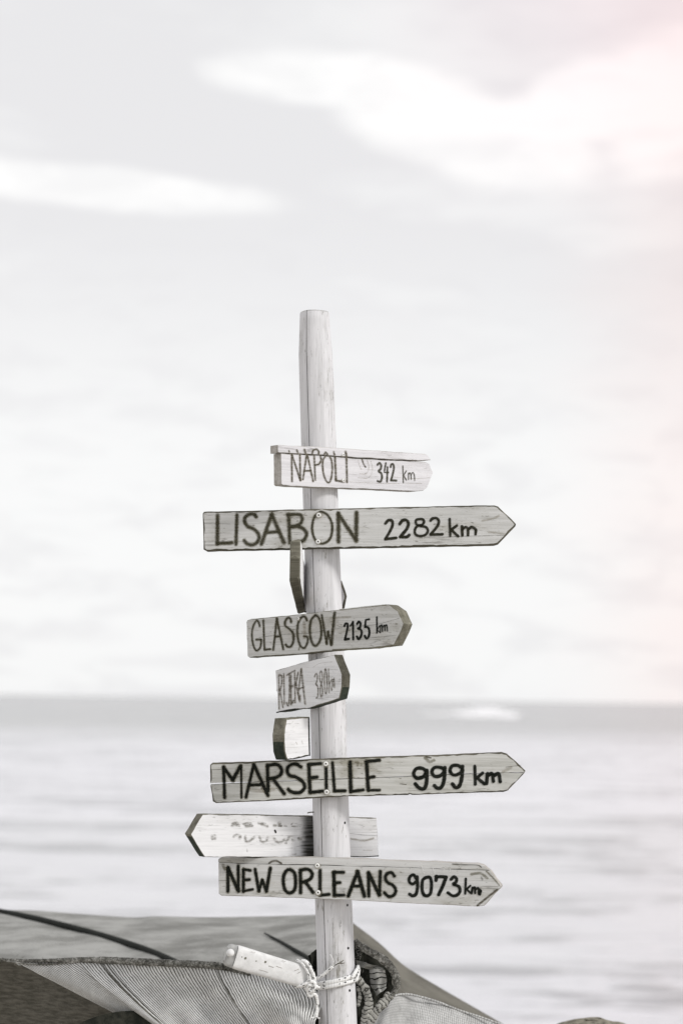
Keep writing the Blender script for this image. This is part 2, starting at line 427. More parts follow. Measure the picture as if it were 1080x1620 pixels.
def board(fc, name, poly_px, parent, face_m, edge_m, rim=1.6, seed=1.0, local=None, dz=0.0, moss=None, crack=None):
    P = [fc.p(*q) for q in poly_px]
    if sum(a.x*b.y-b.x*a.y for a, b in zip(P, P[1:]+P[:1])) < 0: P.reverse()
    P = resample(P, 5*PX)
    # worn outline
    P = [q + Vector((noise.noise(Vector((q.x*45, q.y*45, seed))), noise.noise(Vector((q.x*45, q.y*45, seed+9)))))*0.0009 for q in P]
    near = None
    if crack:
        K = resample([fc.p(*q) for q in crack], 2*PX, False)
        near = lambda b: min((b-q).length for q in K) < 2.2*PX
    I = offset_in(P, rim*PX, seed, near)
    mb = MB(); n = len(P)
    fi = [mb.vert((q.x, q.y, dz)) for q in I]; fo = [mb.vert((q.x, q.y, dz-0.0022)) for q in P]; bk = [mb.vert((q.x, q.y, dz-fc.t)) for q in P]
    mb.face(fi, 0)
    for i in range(n):
        j = (i+1) % n
        mb.face((fo[i], fo[j], fi[j], fi[i]), 0 if near and near(P[i]) and near(P[j]) else 1)
        low = moss is not None and (P[i].y+P[j].y)/2 < moss
        mb.face((bk[i], bk[j], fo[j], fo[i]), 2 if low else 1)
    mb.face(tuple(reversed(bk)), 0)
    return mb.build(name, [face_m, edge_m, MOSS], parent, local)

ZC = [0]
def stroke(mb, fc, pts_px, w_px, m=0, curved=True, z=0.0006, taper=0.0):
    """hand-drawn brush stroke lying on the board"""
    P = [fc.p(*q) for q in pts_px]
    # width follows the board's own foreshortening: measured in the board's height
    closed = (P[0]-P[-1]).length < 1e-5
    P = spline(P, 7, closed) if (curved and len(P) > 2) else resample(P, 6*PX, False)
    ZC[0] += 1; zz = z + (ZC[0] % 40)*0.000012
    sy = PX*0.99
    sx = sy                       # strokes keep a round brush in the photograph's measure
    fx = abs(fc.u.x)
    sx = sy/max(0.45, fx)
    hw = w_px/2; n = len(P); ids = []
    for i, q in enumerate(P):
        t = (P[min(i+1, n-1)]-P[max(i-1, 0)])
        t2 = Vector((t.x/sx, t.y/sy)); t2 = t2.normalized() if t2.length else Vector((1, 0))
        nn = Vector((-t2.y*sx, t2.x*sy))
        k = hw*(1 + 0.14*noise.noise(Vector((q.x*120, q.y*120, ZC[0])))) * (1 - taper*abs(i/(n-1)-0.25))
        ids.append((mb.vert((q.x+nn.x*k, q.y+nn.y*k, zz), a=1.0), mb.vert((q.x, q.y, zz), a=0.0), mb.vert((q.x-nn.x*k, q.y-nn.y*k, zz), a=1.0)))
    for a, b in zip(ids, ids[1:]):
        mb.face((a[0], a[1], b[1], b[0]), m); mb.face((a[1], a[2], b[2], b[1]), m)
    if not closed:
        for e, q, nx in ((0, P[0], P[1]), (-1, P[-1], P[-2])):
            t = q-nx; ang0 = math.atan2(t.y/sy, t.x/sx)
            arc = [mb.vert((q.x+math.cos(ang0+R(d))*hw*sx, q.y+math.sin(ang0+R(d))*hw*sy, zz), a=1.0) for d in range(-90, 91, 30)]
            c = ids[e][1]
            for a, b in zip(arc, arc[1:]): mb.face((c, a, b), m)
def C(x0, y0, s, pts): return [(x0+x/s, y0+y/s) for x, y in pts]
def lettering(fc, parent, crop, strokes, mats, halo=0.0, name='lettering', z=0.0008):
    """strokes: (points in crop units, width in crop units, curved)"""
    mb = MB(); x0, y0, s = crop
    if halo:
        for pts, w, cv in strokes: stroke(mb, fc, C(x0, y0, s, pts), w/s*(halo+0.25), 1, cv, z-0.0006)
    for pts, w, cv in strokes: stroke(mb, fc, C(x0, y0, s, pts), w/s*(1.06 if halo else 1.3), 0, cv, z)
    return mb.build(name, mats, parent)
def screw(fc, parent, px, py, r=3.2):
    mk = MB(); stroke(mk, fc, [(px+0.4+r*0.95*math.cos(k*math.pi/5), py+0.5+r*0.95*math.sin(k*math.pi/5)) for k in range(11)], r*1.5, 0, True, 0.0013)
    tag(mk.build('screw_ring', [HALOW], parent), kind='stuff')  # darker ring drawn round the screw head
    q = fc.p(px, py); mb = MB(); seg = 14
    prof = [(1.0, 0.0005), (1.0, 0.0022), (0.8, 0.0032), (0.36, 0.0034), (0.30, 0.0022), (0.0, 0.0022)]
    rows = [[mb.vert((q.x+math.cos(2*math.pi*k/seg)*r*PX*a, q.y+math.sin(2*math.pi*k/seg)*r*PX*a, h)) for k in range(seg)] for a, h in prof]
    for i in range(len(rows)-1):
        for k in range(seg): mb.face((rows[i][k], rows[i][(k+1) % seg], rows[i+1][(k+1) % seg], rows[i+1][k]), 1 if i >= 3 else 0, True)
    return mb.build('screw', [SCREW, EDGEB], parent)
def marks(fc, parent, lst, mats, name):
    mb = MB()
    for pts, w, m in lst: stroke(mb, fc, pts, w, m, True, 0.0004)
    return tag(mb.build(name, mats, parent), kind='stuff' if name != 'lettering' else None)

# --- NAPOLI : two planks, near end to the left
fc = Face(740, -35, 0.029)
B = empty('sign_board', parent=ROOT, mat=fc.M); B['label'] = 'pale two-plank arrow board lettered NAPOLI 342 km'
board(fc, 'plank', [(438.8, 704.2), (489, 706), (560, 710.5), (654, 717), (672, 718.2), (676.5, 720.8), (681, 727.8), (667, 728.8), (615, 727), (550, 723.1), (511, 720), (438.5, 716.3)], B, PALE, EDGEP, 1.0, 3.1, dz=0.0015)
board(fc, 'plank', [(444.3, 717.2), (511, 721), (550, 724.3), (615, 728.3), (667, 730.3), (675, 731.2), (679, 733.2), (685, 748), (676, 770), (670, 776), (657, 777.3), (615, 775.2), (550, 772.8), (491, 770.5), (447.5, 768.3), (445, 766)], B, PALE, EDGEP, 1.0, 5.7)
cA = (420, 700, 7.714); w = 21
lettering(fc, B, cA, [([(318, 142), (322, 475)], w, 0), ([(325, 160), (425, 465)], w, 0), ([(418, 148), (425, 465)], w, 0),
    ([(500, 155), (455, 450)], w, 0), ([(510, 155), (580, 475)], w, 0), ([(480, 345), (550, 345)], w, 0),
    ([(592, 165), (605, 455)], w, 0), ([(600, 275), (650, 262), (676, 215), (668, 168)], w, 1),
    ([(725, 172), (700, 215), (695, 300), (710, 400), (740, 470), (770, 490), (798, 440), (812, 330), (805, 230), (785, 175)], w, 1),
    ([(845, 176), (857, 462)], w+4, 0), ([(857, 464), (930, 475)], w+3, 0), ([(985, 190), (992, 485)], w+2, 0)], [INKF, HALOW], 2.0)
lettering(fc, B, cA, [([(280, 98), (285, 118)], 14, 0), ([(375, 90), (390, 128)], 20, 0), ([(468, 88), (482, 130)], 24, 0), ([(562, 140), (572, 98)], 20, 0),
    ([(572, 98), (612, 82), (642, 110), (640, 140)], 22, 1), ([(712, 140), (728, 118), (748, 146)], 20, 1), ([(825, 115), (834, 150)], 20, 0), ([(970, 112), (980, 165)], 26, 0)], [INKF, HALOW], 1.9, z=0.0024)
c2 = (550, 700, 7.714)
lettering(fc, B, c2, [([(360, 272), (385, 250), (405, 280), (398, 322), (375, 350), (405, 375), (415, 430), (395, 478), (362, 470)], 26, 1),
    ([(462, 250), (442, 362), (492, 366)], 20, 0), ([(482, 300), (476, 480)], 21, 0), ([(520, 300), (527, 270), (550, 264), (560, 310), (545, 390), (525, 460)], 23, 1), ([(525, 462), (590, 465)], 24, 0),
    ([(668, 285), (675, 490)], 13, 0), ([(712, 345), (678, 400), (712, 460)], 13, 0), ([(738, 455), (738, 372)], 12, 0), ([(738, 392), (755, 370), (768, 400), (770, 450)], 12, 1), ([(770, 392), (790, 365), (808, 400), (812, 465)], 12, 1)], [INKO, HALOW], 0)
screw(fc, B, 541.5, 719.5, 2.6).location.z = 0.0015; screw(fc, B, 542.5, 760, 2.8)
marks(fc, B, [(C(550, 700, 7.714, [(170, 200), (190, 260), (215, 300)]), 3.2, 0), (C(550, 700, 7.714, [(120, 215), (150, 300), (165, 330)]), 1.6, 1), (C(550, 700, 7.714, [(235, 215), (255, 300), (225, 380), (140, 380)]), 1.6, 1),
              (C(550, 700, 7.714, [(280, 225), (300, 330), (250, 430), (120, 430)]), 1.5, 1), (C(550, 700, 7.714, [(560, 420), (800, 440), (1000, 430)]), 1.3, 1), (C(550, 700, 7.714, [(20, 480), (400, 500), (900, 500)]), 1.2, 1)], [INKF, HALOW], 'knot')

# --- LISABON
fc = Face(835, 3, 0.028)
B = board(fc, 'sign_board', [(321, 812), (323, 809.3), (385, 807.9), (450, 806.3), (533, 804.4), (590, 803), (730, 800.1), (768, 799.1), (781, 799.3), (787, 801.3), (815.5, 828.5), (815, 831), (787.5, 860.7), (781, 862.6), (690, 864.2), (590, 866.5), (478, 868.4), (394, 870.4), (327, 871.7), (322, 869)], ROOT, GREY, EDGE, 2.7, 11.3, local=fc.M)
B['label'] = 'long grey dark-edged arrow board lettered LISABON 2282 km'
c1 = (310, 790, 7.714)
lettering(fc, B, c1, [([(265, 195), (262, 545)], 38, 0), ([(262, 538), (442, 530)], 36, 0), ([(500, 190), (490, 548)], 34, 0),
    ([(735, 215), (715, 185), (660, 180), (605, 215), (595, 270), (630, 328), (700, 358), (755, 410), (772, 470), (740, 530), (690, 553), (630, 543), (592, 502)], 36, 1),
    ([(925, 185), (800, 545)], 38, 0), ([(925, 185), (1075, 528)], 40, 0), ([(865, 405), (1000, 395)], 34, 0)], [INKO, HALO], 1.7)
c2 = (440, 790, 7.714)
lettering(fc, B, c2, [([(128, 190), (142, 530)], 38, 0), ([(115, 186), (250, 184), (292, 220), (285, 275), (240, 315), (150, 335)], 36, 1), ([(165, 335), (270, 337), (335, 390), (345, 440), (315, 495), (265, 520)], 38, 1),
    ([(500, 160), (440, 220), (415, 330), (425, 430), (465, 510), (530, 540), (600, 515), (645, 450), (660, 340), (640, 250), (590, 180), (530, 153), (500, 160)], 26, 1),
    ([(735, 170), (736, 515)], 42, 0), ([(735, 180), (950, 500)], 40, 0), ([(955, 160), (950, 505)], 42, 0)], [INKO, HALO], 1.7)
c3 = (590, 790, 7.714)
lettering(fc, B, c3, [([(150, 295), (185, 256), (230, 262), (235, 320), (200, 400), (150, 483)], 30, 1), ([(150, 485), (280, 470)], 30, 0),
    ([(325, 300), (355, 260), (400, 252), (430, 290), (410, 360), (330, 458)], 33, 1), ([(330, 458), (410, 458), (440, 435)], 32, 1),
    ([(570, 240), (525, 253), (525, 300), (575, 325), (640, 337), (668, 380), (640, 430), (570, 448), (515, 425), (510, 370), (540, 325), (600, 308), (620, 270), (602, 243), (570, 240)], 27, 1),
    ([(700, 260), (722, 235), (770, 230), (800, 265), (780, 330), (700, 428)], 29, 1), ([(700, 430), (845, 425)], 29, 0),
    ([(932, 240), (940, 447)], 27, 0), ([(1020, 320), (945, 375)], 27, 0), ([(960, 380), (1036, 450)], 29, 0),
    ([(1082, 330), (1087, 440)], 30, 0), ([(1090, 362), (1130, 337), (1155, 370), (1156, 438)], 28, 1), ([(1160, 370), (1200, 337), (1250, 370), (1248, 425)], 28, 1)], [INK2, HALO], 0)
screw(fc, B, 504, 815.2, 3.8); screw(fc, B, 503, 857, 3.6)
marks(fc, B, [(C(*c1, [(105, 292), (200, 290), (260, 296), (420, 300)]), 0.9, 0), (C(*c1, [(85, 520), (250, 518), (480, 512), (620, 512)]), 0.9, 0), (C(690, 790, 7.714, [(-150, 462), (100, 458), (500, 446), (830, 440)]), 0.9, 0),
              (C(690, 790, 7.714, [(640, 400), (830, 420)]), 5, 1), (C(690, 790, 7.714, [(560, 260), (700, 230), (760, 200)]), 5, 1), (C(*c2, [(90, 560), (600, 480), (1000, 480)]), 0.8, 1)], [DARK, HALOW], 'wood_crack')

# --- edge-on board that points at the viewer, on the left side of the post
def hexa(name, near, far, y0, y1, hgt, mats, label):
    (nl, nr), (fl, fr) = near, far
    n_bl, n_br = at(*nl, y0), at(*nr, y0); f_bl, f_br = at(*fl, y1), at(*fr, y1)
    up = Vector((0, 0, hgt)); mb = MB(); M = Matrix.Translation(n_bl-foot)
    inset = [0.0, 0.0012, 0.004]
    secs = []
    cen = (n_bl+n_br)/2
    ax = ((f_bl+f_br)/2-cen)
    def ring(t, sh):
        bl = n_bl.lerp(f_bl, t); br = n_br.lerp(f_br, t); w = (br-bl)*sh; h = up*sh*0.6
        c = 0.0035
        wd = (br-bl).normalized(); ud = Vector((0, 0, 1))
        bl2, br2 = bl+w+h, br-w+h; tl2, tr2 = bl+up+w-h, br+up-w-h
        return [bl2+wd*c, br2-wd*c, br2+ud*c, tr2-ud*c, tr2-wd*c, tl2+wd*c, tl2-ud*c, bl2+ud*c]
    ts = [(0.0, 0.10), (0.012, 0.0)] + [(0.05+0.95*i/10, 0) for i in range(11)]
    rows = []
    for t, sh in ts:
        rows.append([mb.vert(q - n_bl + Vector((noise.noise(q*40), 0, noise.noise(q*40+Vector((5, 5, 5)))))*0.0008) for q in ring(t, sh)])
    r0 = rows[0]
    lo = mb.vert(Vector(mb.v[r0[7]]).lerp(Vector(mb.v[r0[6]]), 0.60)); hi = mb.vert(Vector(mb.v[r0[2]]).lerp(Vector(mb.v[r0[3]]), 0.52))
    mid = mb.vert((Vector(mb.v[lo])+Vector(mb.v[hi]))/2 + Vector((0, 0, 0.005)))
    mb.face((r0[0], r0[1], r0[2], hi, mid, lo, r0[7]), 2); mb.face((lo, mid, hi, r0[3], r0[4], r0[5], r0[6]), 1)
    for i in range(len(rows)-1):
        for k in range(8): mb.face((rows[i][k], rows[i+1][k], rows[i+1][(k+1) % 8], rows[i][(k+1) % 8]), (0 if k in (2,) else 2) if i else (2 if k in (7, 0) else 1))
    mb.face(tuple(reversed(rows[-1])), 1)
    o = mb.build(name, mats, ROOT, M); o['label'] = label; return o
o = hexa('sign_board', ((457.5, 920.5), (474.5, 917)), ((470.5, 972), (483.5, 968)), -0.20, 0.10, 0.0905, [WHITE, EDGEB, EDGEM], 'brown board seen end-on beside the post below LISABON')
# --- board behind the post whose tip just shows on the right
fc = Face(940, 8, 0.02, back=True, embed=1.02)
B = board(fc, 'sign_board', [(480.2, 897), (500, 904), (538.5, 918), (546.6, 943), (543, 962), (520, 967), (480.8, 969)], ROOT, PALE, EDGE, 2.2, 2.2, local=fc.M)
B['label'] = 'board behind the post with only its dark-edged tip showing'

# --- GLASGOW
fc = Face(1000, 40, 0.030)
B = board(fc, 'sign_board', [(389.3, 984), (391, 981), (397, 979), (452.6, 974), (520, 966.3), (612.2, 956.2), (616, 957), (629, 966), (638.4, 987), (632.3, 1002), (622.6, 1020.8), (586.3, 1025.4), (515, 1030), (485, 1033.8), (419, 1038.2), (394.3, 1040.3), (391, 1037.5)], ROOT, GREY, EDGEB, 1.3, 8.8, local=fc.M)
B['label'] = 'angled grey arrow board lettered GLASGOW 2135 km'
c1 = (380, 945, 7.714); w = 18
lettering(fc, B, c1, [([(240, 352), (225, 302), (200, 285), (165, 340), (145, 430), (150, 530), (175, 620), (205, 650), (240, 620), (255, 570), (256, 518)], w, 1), ([(256, 516), (195, 515)], w, 0),
    ([(283, 280), (298, 640)], w, 0), ([(298, 640), (372, 632)], w, 0), ([(448, 262), (405, 640)], w+2, 0), ([(448, 262), (526, 632)], w+2, 0), ([(430, 482), (490, 475)], w, 0),
    ([(622, 302), (615, 265), (585, 250), (552, 290), (552, 345), (600, 385), (645, 440), (650, 530), (620, 598), (580, 602), (556, 575)], w+3, 1),
    ([(815, 282), (790, 237), (750, 242), (710, 310), (698, 400), (705, 500), (735, 590), (780, 618), (815, 570), (826, 512), (815, 482), (780, 478)], w+2, 1),
    ([(910, 225), (865, 280), (850, 390), (865, 520), (905, 590), (950, 570), (985, 490), (990, 380), (970, 270), (932, 222), (910, 225)], w+4, 1),
    ([(995, 215), (1055, 570)], w+1, 0), ([(1055, 570), (1071, 420)], w+1, 0), ([(1071, 420), (1111, 580)], w+2, 0), ([(1111, 580), (1151, 190)], w+7, 0)], [INKO, HALO], 2.1)
c2 = (515, 945, 7.714)
lettering(fc, B, c2, [([(230, 352), (245, 320), (270, 328), (265, 390), (237, 513)], 22, 1), ([(237, 515), (282, 508)], 26, 0), ([(302, 350), (335, 300)], 16, 0), ([(335, 298), (338, 515)], 21, 0),
    ([(385, 326), (405, 296), (427, 320), (420, 365), (395, 380), (435, 402), (437, 460), (405, 510), (383, 478)], 23, 1),
    ([(532, 268), (490, 275), (482, 362)], 21, 0), ([(482, 362), (520, 370), (535, 420), (525, 480), (500, 502), (477, 470)], 23, 1),
    ([(625, 240), (627, 435)], 16, 0), ([(660, 345), (630, 398), (665, 430)], 12, 0), ([(668, 430), (672, 350), (690, 342), (695, 420)], 12, 1), ([(700, 365), (720, 340), (725, 410)], 12, 1), ([(725, 360), (745, 335), (755, 412)], 12, 1)], [INK, HALO], 0)
screw(fc, B, 472.5, 979, 2.4)
marks(fc, B, [(C(*c1, [(230, 490), (500, 455), (800, 440), (1080, 400), (1250, 370)]), 0.9, 0), (C(*c2, [(160, 360), (300, 350), (600, 335), (900, 255)]), 0.9, 0), (C(*c2, [(560, 490), (860, 465)]), 0.9, 0),
              (C(*c2, [(90, 640), (500, 625), (830, 590)]), 3.2, 2), (C(*c2, [(180, 150), (450, 120), (740, 92)]), 3.0, 2), (C(*c2, [(60, 250), (300, 240)]), 5, 1), (C(*c1, [(715, 640), (730, 590)]), 3, 2),
              (C(*c1, [(780, 300), (790, 460)]), 7, 1)], [DARK, HALOW, HALO], 'wood_crack')

# --- RIJEKA
fc = Face(1080, 55, 0.022)
B = board(fc, 'sign_board', [(435.4, 1060.7), (475.6, 1049), (500, 1042.5), (528.8, 1035.6), (535.3, 1053.5), (541, 1067), (539.8, 1087), (535.9, 1105.2), (492.4, 1119), (484.7, 1121.4), (467.8, 1121.6), (439.5, 1127), (438, 1095), (436.3, 1093), (437, 1090)], ROOT, WHITE, EDGEB, 1.0, 4.4, local=fc.M, moss=-0.01)
B['label'] = 'short sharply turned white board with faded RIJEKA 380 km'
c1 = (425, 1025, 7.714); w = 15
lettering(fc, B, c1, [([(125, 330), (130, 745)], w-3, 0), ([(130, 332), (160, 345), (160, 445), (138, 520)], w+2, 1), ([(140, 520), (176, 725)], w-1, 0), ([(186, 315), (192, 685)], w-1, 0),
    ([(225, 332), (298, 290)], w+2, 0), ([(255, 330), (256, 600), (240, 705), (220, 672)], w+2, 1), ([(272, 330), (277, 690)], w, 0), ([(270, 470), (294, 462)], w+8, 0), ([(277, 682), (312, 640)], w+8, 0),
    ([(318, 275), (325, 665)], w, 0), ([(362, 298), (332, 450)], w, 0), ([(332, 430), (382, 655)], w+1, 0), ([(398, 258), (362, 560)], w, 0), ([(398, 258), (446, 685)], w+2, 0), ([(368, 500), (424, 480)], w, 0), ([(380, 585), (376, 632)], 22, 0)], [INKV, HALOW], 2.4)
lettering(fc, B, c1, [([(562, 352), (580, 315), (596, 332), (592, 400), (578, 442), (603, 480), (602, 580), (585, 612)], w, 1),
    ([(640, 278), (625, 330), (630, 400), (652, 460), (660, 540), (645, 602), (632, 560), (635, 470), (655, 400), (655, 320), (640, 278)], w-1, 1), ([(692, 250), (682, 330), (682, 450), (695, 557), (712, 520), (712, 380), (705, 290), (692, 250)], w-2, 1),
    ([(732, 255), (740, 550)], 10, 0), ([(770, 380), (745, 440), (770, 520)], 10, 0), ([(776, 510), (778, 395), (788, 390), (791, 480)], 9, 1), ([(790, 410), (800, 370), (806, 490)], 9, 1)], [INKV, HALOW], 1.8)
marks(fc, B, [(C(*c1, [(100, 788), (230, 760), (330, 745)]), 2.2, 0), (C(*c1, [(540, 240), (620, 190), (780, 170)]), 0.8, 1), (C(*c1, [(730, 258), (850, 262)]), 0.7, 1)], [INK, HALOW], 'wood_crack')

# --- small blank board on the left
fc = Face(1168, -62, 0.029, back=True, embed=0.1)
B = board(fc, 'sign_board', [(452.9, 1136.8), (489.5, 1134.0), (490.5, 1195.2), (454.8, 1202.3), (450.5, 1190), (449.2, 1163)], ROOT, WHITE, EDGEB, 2.2, 6.2, local=fc.M, moss=-0.006)
B['label'] = 'small blank white board with a mossy end left of the post'
marks(fc, B, [([(488.2, 1135), (488.6, 1165), (489.6, 1195)], 2.2, 0), ([(453, 1138), (470, 1136.5), (488, 1135)], 2.0, 1), ([(466, 1144), (472, 1144.5)], 1.3, 2), ([(468, 1174), (470, 1178)], 1.6, 2), ([(477, 1172), (478.5, 1177)], 1.8, 2), ([(455, 1201), (470, 1199.5), (488, 1195)], 1.4, 0)], [INK, HALO, HALOW], 'shade_and_wear_mark')  # the strip down the right end is painted shade beside the post

# --- MARSEILLE : split by a long crack into two planks
fc = Face(1230, 2, 0.028)
B = empty('sign_board', parent=ROOT, mat=fc.M); B['label'] = 'long dark-edged arrow board lettered MARSEILLE 999 km, split by a crack'
crack_t = [(332.8, 1238.8), (360, 1237.9), (385, 1237.0), (400, 1236.9), (465, 1234.6), (540, 1232.0), (620, 1229.0), (742, 1223.6), (829.8, 1221.6)]
crack_b = [(829.8, 1222.2), (742, 1224.2), (620, 1229.6), (540, 1232.6), (465, 1235.2), (400, 1237.5), (385, 1238.4), (360, 1239.8), (332.8, 1241.4)]
board(fc, 'plank', [(332.8, 1210.7), (336, 1207.1), (436.5, 1203.6), (489.6, 1201.1), (620, 1196.5), (677, 1194.7), (722, 1193.2), (793.2, 1189.8), (801.3, 1192.2), (830.5, 1218.7)] + crack_t[::-1], B, GREYD, EDGE, 2.5, 21.5, crack=crack_t)
board(fc, 'plank', crack_b[::-1] + [(803.3, 1250.3), (795.2, 1252.9), (652, 1257.4), (648, 1256.2), (645, 1257.8), (620, 1258.4), (534, 1260.6), (489.6, 1263.6), (409, 1267.8), (341.9, 1270.6), (336.7, 1267.8)], B, GREYD, EDGE, 2.5, 27.5, crack=crack_b)
c1 = (325, 1190, 7.714)
lettering(fc, B, c1, [([(222, 180), (235, 552)], 36, 0), ([(225, 190), (335, 342)], 38, 0), ([(335, 342), (425, 170)], 40, 0), ([(437, 160), (440, 555)], 24, 0),
    ([(590, 150), (495, 550)], 34, 0), ([(590, 150), (762, 525)], 38, 0), ([(545, 400), (690, 395)], 34, 0),
    ([(755, 160), (766, 472)], 38, 0), ([(758, 162), (870, 150), (926, 205), (918, 270), (860, 308), (772, 325)], 38, 1), ([(825, 325), (962, 507)], 38, 0)], [INK, HALO], 1.75)
c2 = (460, 1190, 6.75)
lettering(fc, B, c2, [([(108, 158), (62, 130), (10, 130), (-30, 160), (-38, 205), (-10, 248), (60, 268), (130, 320), (146, 380), (105, 426), (50, 433), (0, 420), (-28, 395)], 34, 1),
    ([(192, 132), (206, 430)], 36, 0), ([(192, 132), (318, 120)], 32, 0), ([(210, 275), (280, 265)], 34, 0), ([(205, 430), (342, 415)], 34, 0), ([(375, 130), (380, 420)], 31, 0),
    ([(445, 112), (465, 415)], 30, 0), ([(465, 415), (580, 410)], 30, 0), ([(632, 105), (640, 420)], 38, 0), ([(640, 420), (772, 402)], 30, 0),
    ([(808, 102), (826, 405)], 36, 0), ([(802, 100), (945, 85)], 32, 0), ([(820, 272), (888, 262)], 30, 0), ([(825, 407), (948, 405)], 24, 0)], [INK, HALO], 1.7)
c3 = (620, 1180, 4.909)
lettering(fc, B, c3, [([(270, 210), (240, 176), (190, 176), (167, 215), (190, 250), (240, 240), (270, 200)], 23, 1), ([(270, 190), (266, 290), (245, 333), (208, 325), (180, 295)], 25, 1),
    ([(405, 190), (370, 166), (325, 170), (309, 205), (330, 236), (375, 230), (405, 190)], 23, 1), ([(410, 168), (402, 270), (380, 322), (350, 327), (328, 308)], 25, 1),
    ([(545, 180), (510, 152), (465, 156), (449, 195), (475, 225), (520, 215), (545, 180)], 23, 1), ([(546, 160), (540, 250), (520, 312), (490, 322), (468, 295)], 25, 1),
    ([(641, 158), (645, 298)], 21, 0), ([(702, 210), (655, 250)], 21, 0), ([(660, 250), (716, 295)], 22, 0),
    ([(732, 292), (740, 215)], 24, 0), ([(745, 228), (775, 216), (785, 275)], 24, 1), ([(790, 230), (825, 215), (838, 278)], 24, 1)], [INK, HALO], 0)
screw(fc, B, 515.3, 1208.3, 3.8); screw(fc, B, 516.5, 1253, 3.8)
marks(fc, B, [(C(*c3, [(255, 92), (290, 122), (325, 112)]), 6, 0), (C(*c3, [(262, 82), (300, 92)]), 3, 1), (C(*c3, [(860, 200), (920, 170)]), 7, 2), (C(*c2, [(690, 105), (718, 110), (712, 140)]), 5, 0), (C(*c1, [(560, 460), (700, 470), (830, 450)]), 9, 2),
              (C(*c1, [(62, 215), (190, 210)]), 1.0, 1), (C(*c3, [(60, 295), (110, 300)]), 1.4, 1), (C(*c1, [(690, 440), (770, 540)]), 5, 0), (C(*c3, [(880, 165), (1000, 150)]), 0.8, 1)], [HALO, INKF, HALOW], 'knot')

# --- faded board behind the post, pointing left
fc = Face(1322, -27, 0.031, back=True, embed=0.93)
B = board(fc, 'sign_board', [(320.6, 1288.1), (350, 1288), (440, 1290.3), (493.5, 1290.8), (551.8, 1293.1), (595.8, 1294), (599, 1355.2), (493.5, 1355.4), (440, 1356), (418.3, 1355.9), (324.3, 1355.9), (301.3, 1320.2)], ROOT, WHITE, EDGEB, 1.1, 14.4, local=fc.M, moss=-0.003)
B['label'] = 'white arrow board pointing left behind the post, its lettering worn away'
c1 = (285, 1275, 6.75)
mbs = []
for pts in ([(560, 192), (590, 180), (618, 192)], [(555, 212), (590, 204), (628, 212)], [(680, 192), (730, 185), (755, 190)], [(700, 216), (770, 214)], [(838, 182), (905, 190)], [(872, 202), (930, 216)], [(1000, 210), (1022, 208)],
            [(1050, 185), (1068, 182)], [(1060, 208), (1080, 212)], [(572, 328), (600, 310), (640, 320), (636, 350)], [(696, 322), (702, 376), (742, 374), (790, 332)], [(850, 332), (866, 376), (910, 380), (936, 336)],
            [(1004, 350), (1030, 380), (1075, 388), (1110, 360)], [(1135, 378), (1160, 340)], [(340, 320), (345, 350)], [(370, 315), (372, 350)]):
    mbs.append((C(*c1, pts), 7.0, 0))
c2 = (440, 1275, 6.353)
for pts, w_ in (([(0, 200), (32, 200)], 1.8), ([(62, 200), (82, 204)], 2.2), ([(138, 205), (215, 208)], 2.0), ([(205, 328), (228, 332)], 4.0), ([(142, 342), (158, 344)], 3.2), ([(65, 372), (85, 376)], 2.0), ([(130, 185), (145, 172)], 1.6)):
    mbs.append((C(*c2, pts), w_*2, 0))
mbs.append((C(*c1, [(1012, 262), (1020, 282)]), 3.2, 1)); mbs.append((C(*c1, [(713, 460), (716, 488)]), 2.4, 0))
mbs.append((C(*c1, [(400, 95), (450, 100), (520, 95)]), 2.0, 0)); mbs.append((C(*c1, [(860, 105), (940, 104)]), 1.6, 0)); mbs.append((C(*c1, [(690, 318), (1100, 312)]), 0.7, 0)); mbs.append((C(*c1, [(850, 412), (1060, 400)]), 0.7, 0))
marks(fc, B, mbs, [INKW, INK], 'lettering')
# dark streaks along the grain with the post's shade painted in
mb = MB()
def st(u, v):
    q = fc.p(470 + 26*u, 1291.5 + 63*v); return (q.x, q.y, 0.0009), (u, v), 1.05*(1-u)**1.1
mb.grid(st, 14, 10, 0, False); mb.build('shade_streaks', POST_SHADE, B)
marks(fc, B, [([(553, 1318.5), (575, 1321), (597, 1322)], 0.9, 0), ([(555, 1327), (575, 1330), (590, 1326)], 5, 1), ([(575, 1345), (588, 1345)], 2, 1), ([(553, 1355), (575, 1355.5), (598, 1354)], 1.8, 2)], [DARK, HALOW, INK], 'wood_crack')

# --- NEW ORLEANS : narrow strip over a wide plank
fc = Face(1392, 9, 0.028)
B = empty('sign_board', parent=ROOT, mat=fc.M); B['label'] = 'lowest grey arrow board lettered NEW ORLEANS 9073 km'
ct = [(345.6, 1364.6), (399, 1366.0), (458.5, 1367.5), (499, 1367.7), (549, 1369.6), (650, 1371.9), (687, 1374.1), (773, 1376.4)]
cb = [(345.6, 1365.0), (399, 1366.4), (458.5, 1368.1), (499, 1368.4), (549, 1370.3), (650, 1372.4), (687, 1374.6), (775, 1377)]
board(fc, 'plank', [(345.4, 1359.5), (348, 1357), (420, 1356.8), (490, 1356.2), (564, 1358.1), (650, 1362.4), (690, 1362.8), (714, 1365), (754.6, 1365.8), (764, 1369)] + ct[::-1], B, GREY, EDGEP, 1.0, 31.5, crack=ct)
board(fc, 'plank', cb + [(792.4, 1401), (791.5, 1404), (765.6, 1432.6), (756.2, 1434), (650, 1429.3), (564, 1424.5), (490, 1421.4), (403.7, 1418.6), (350.4, 1417), (346, 1413.7)], B, GREY, EDGEP, 1.1, 37.5, crack=cb)
c1 = (340, 1350, 6.75)
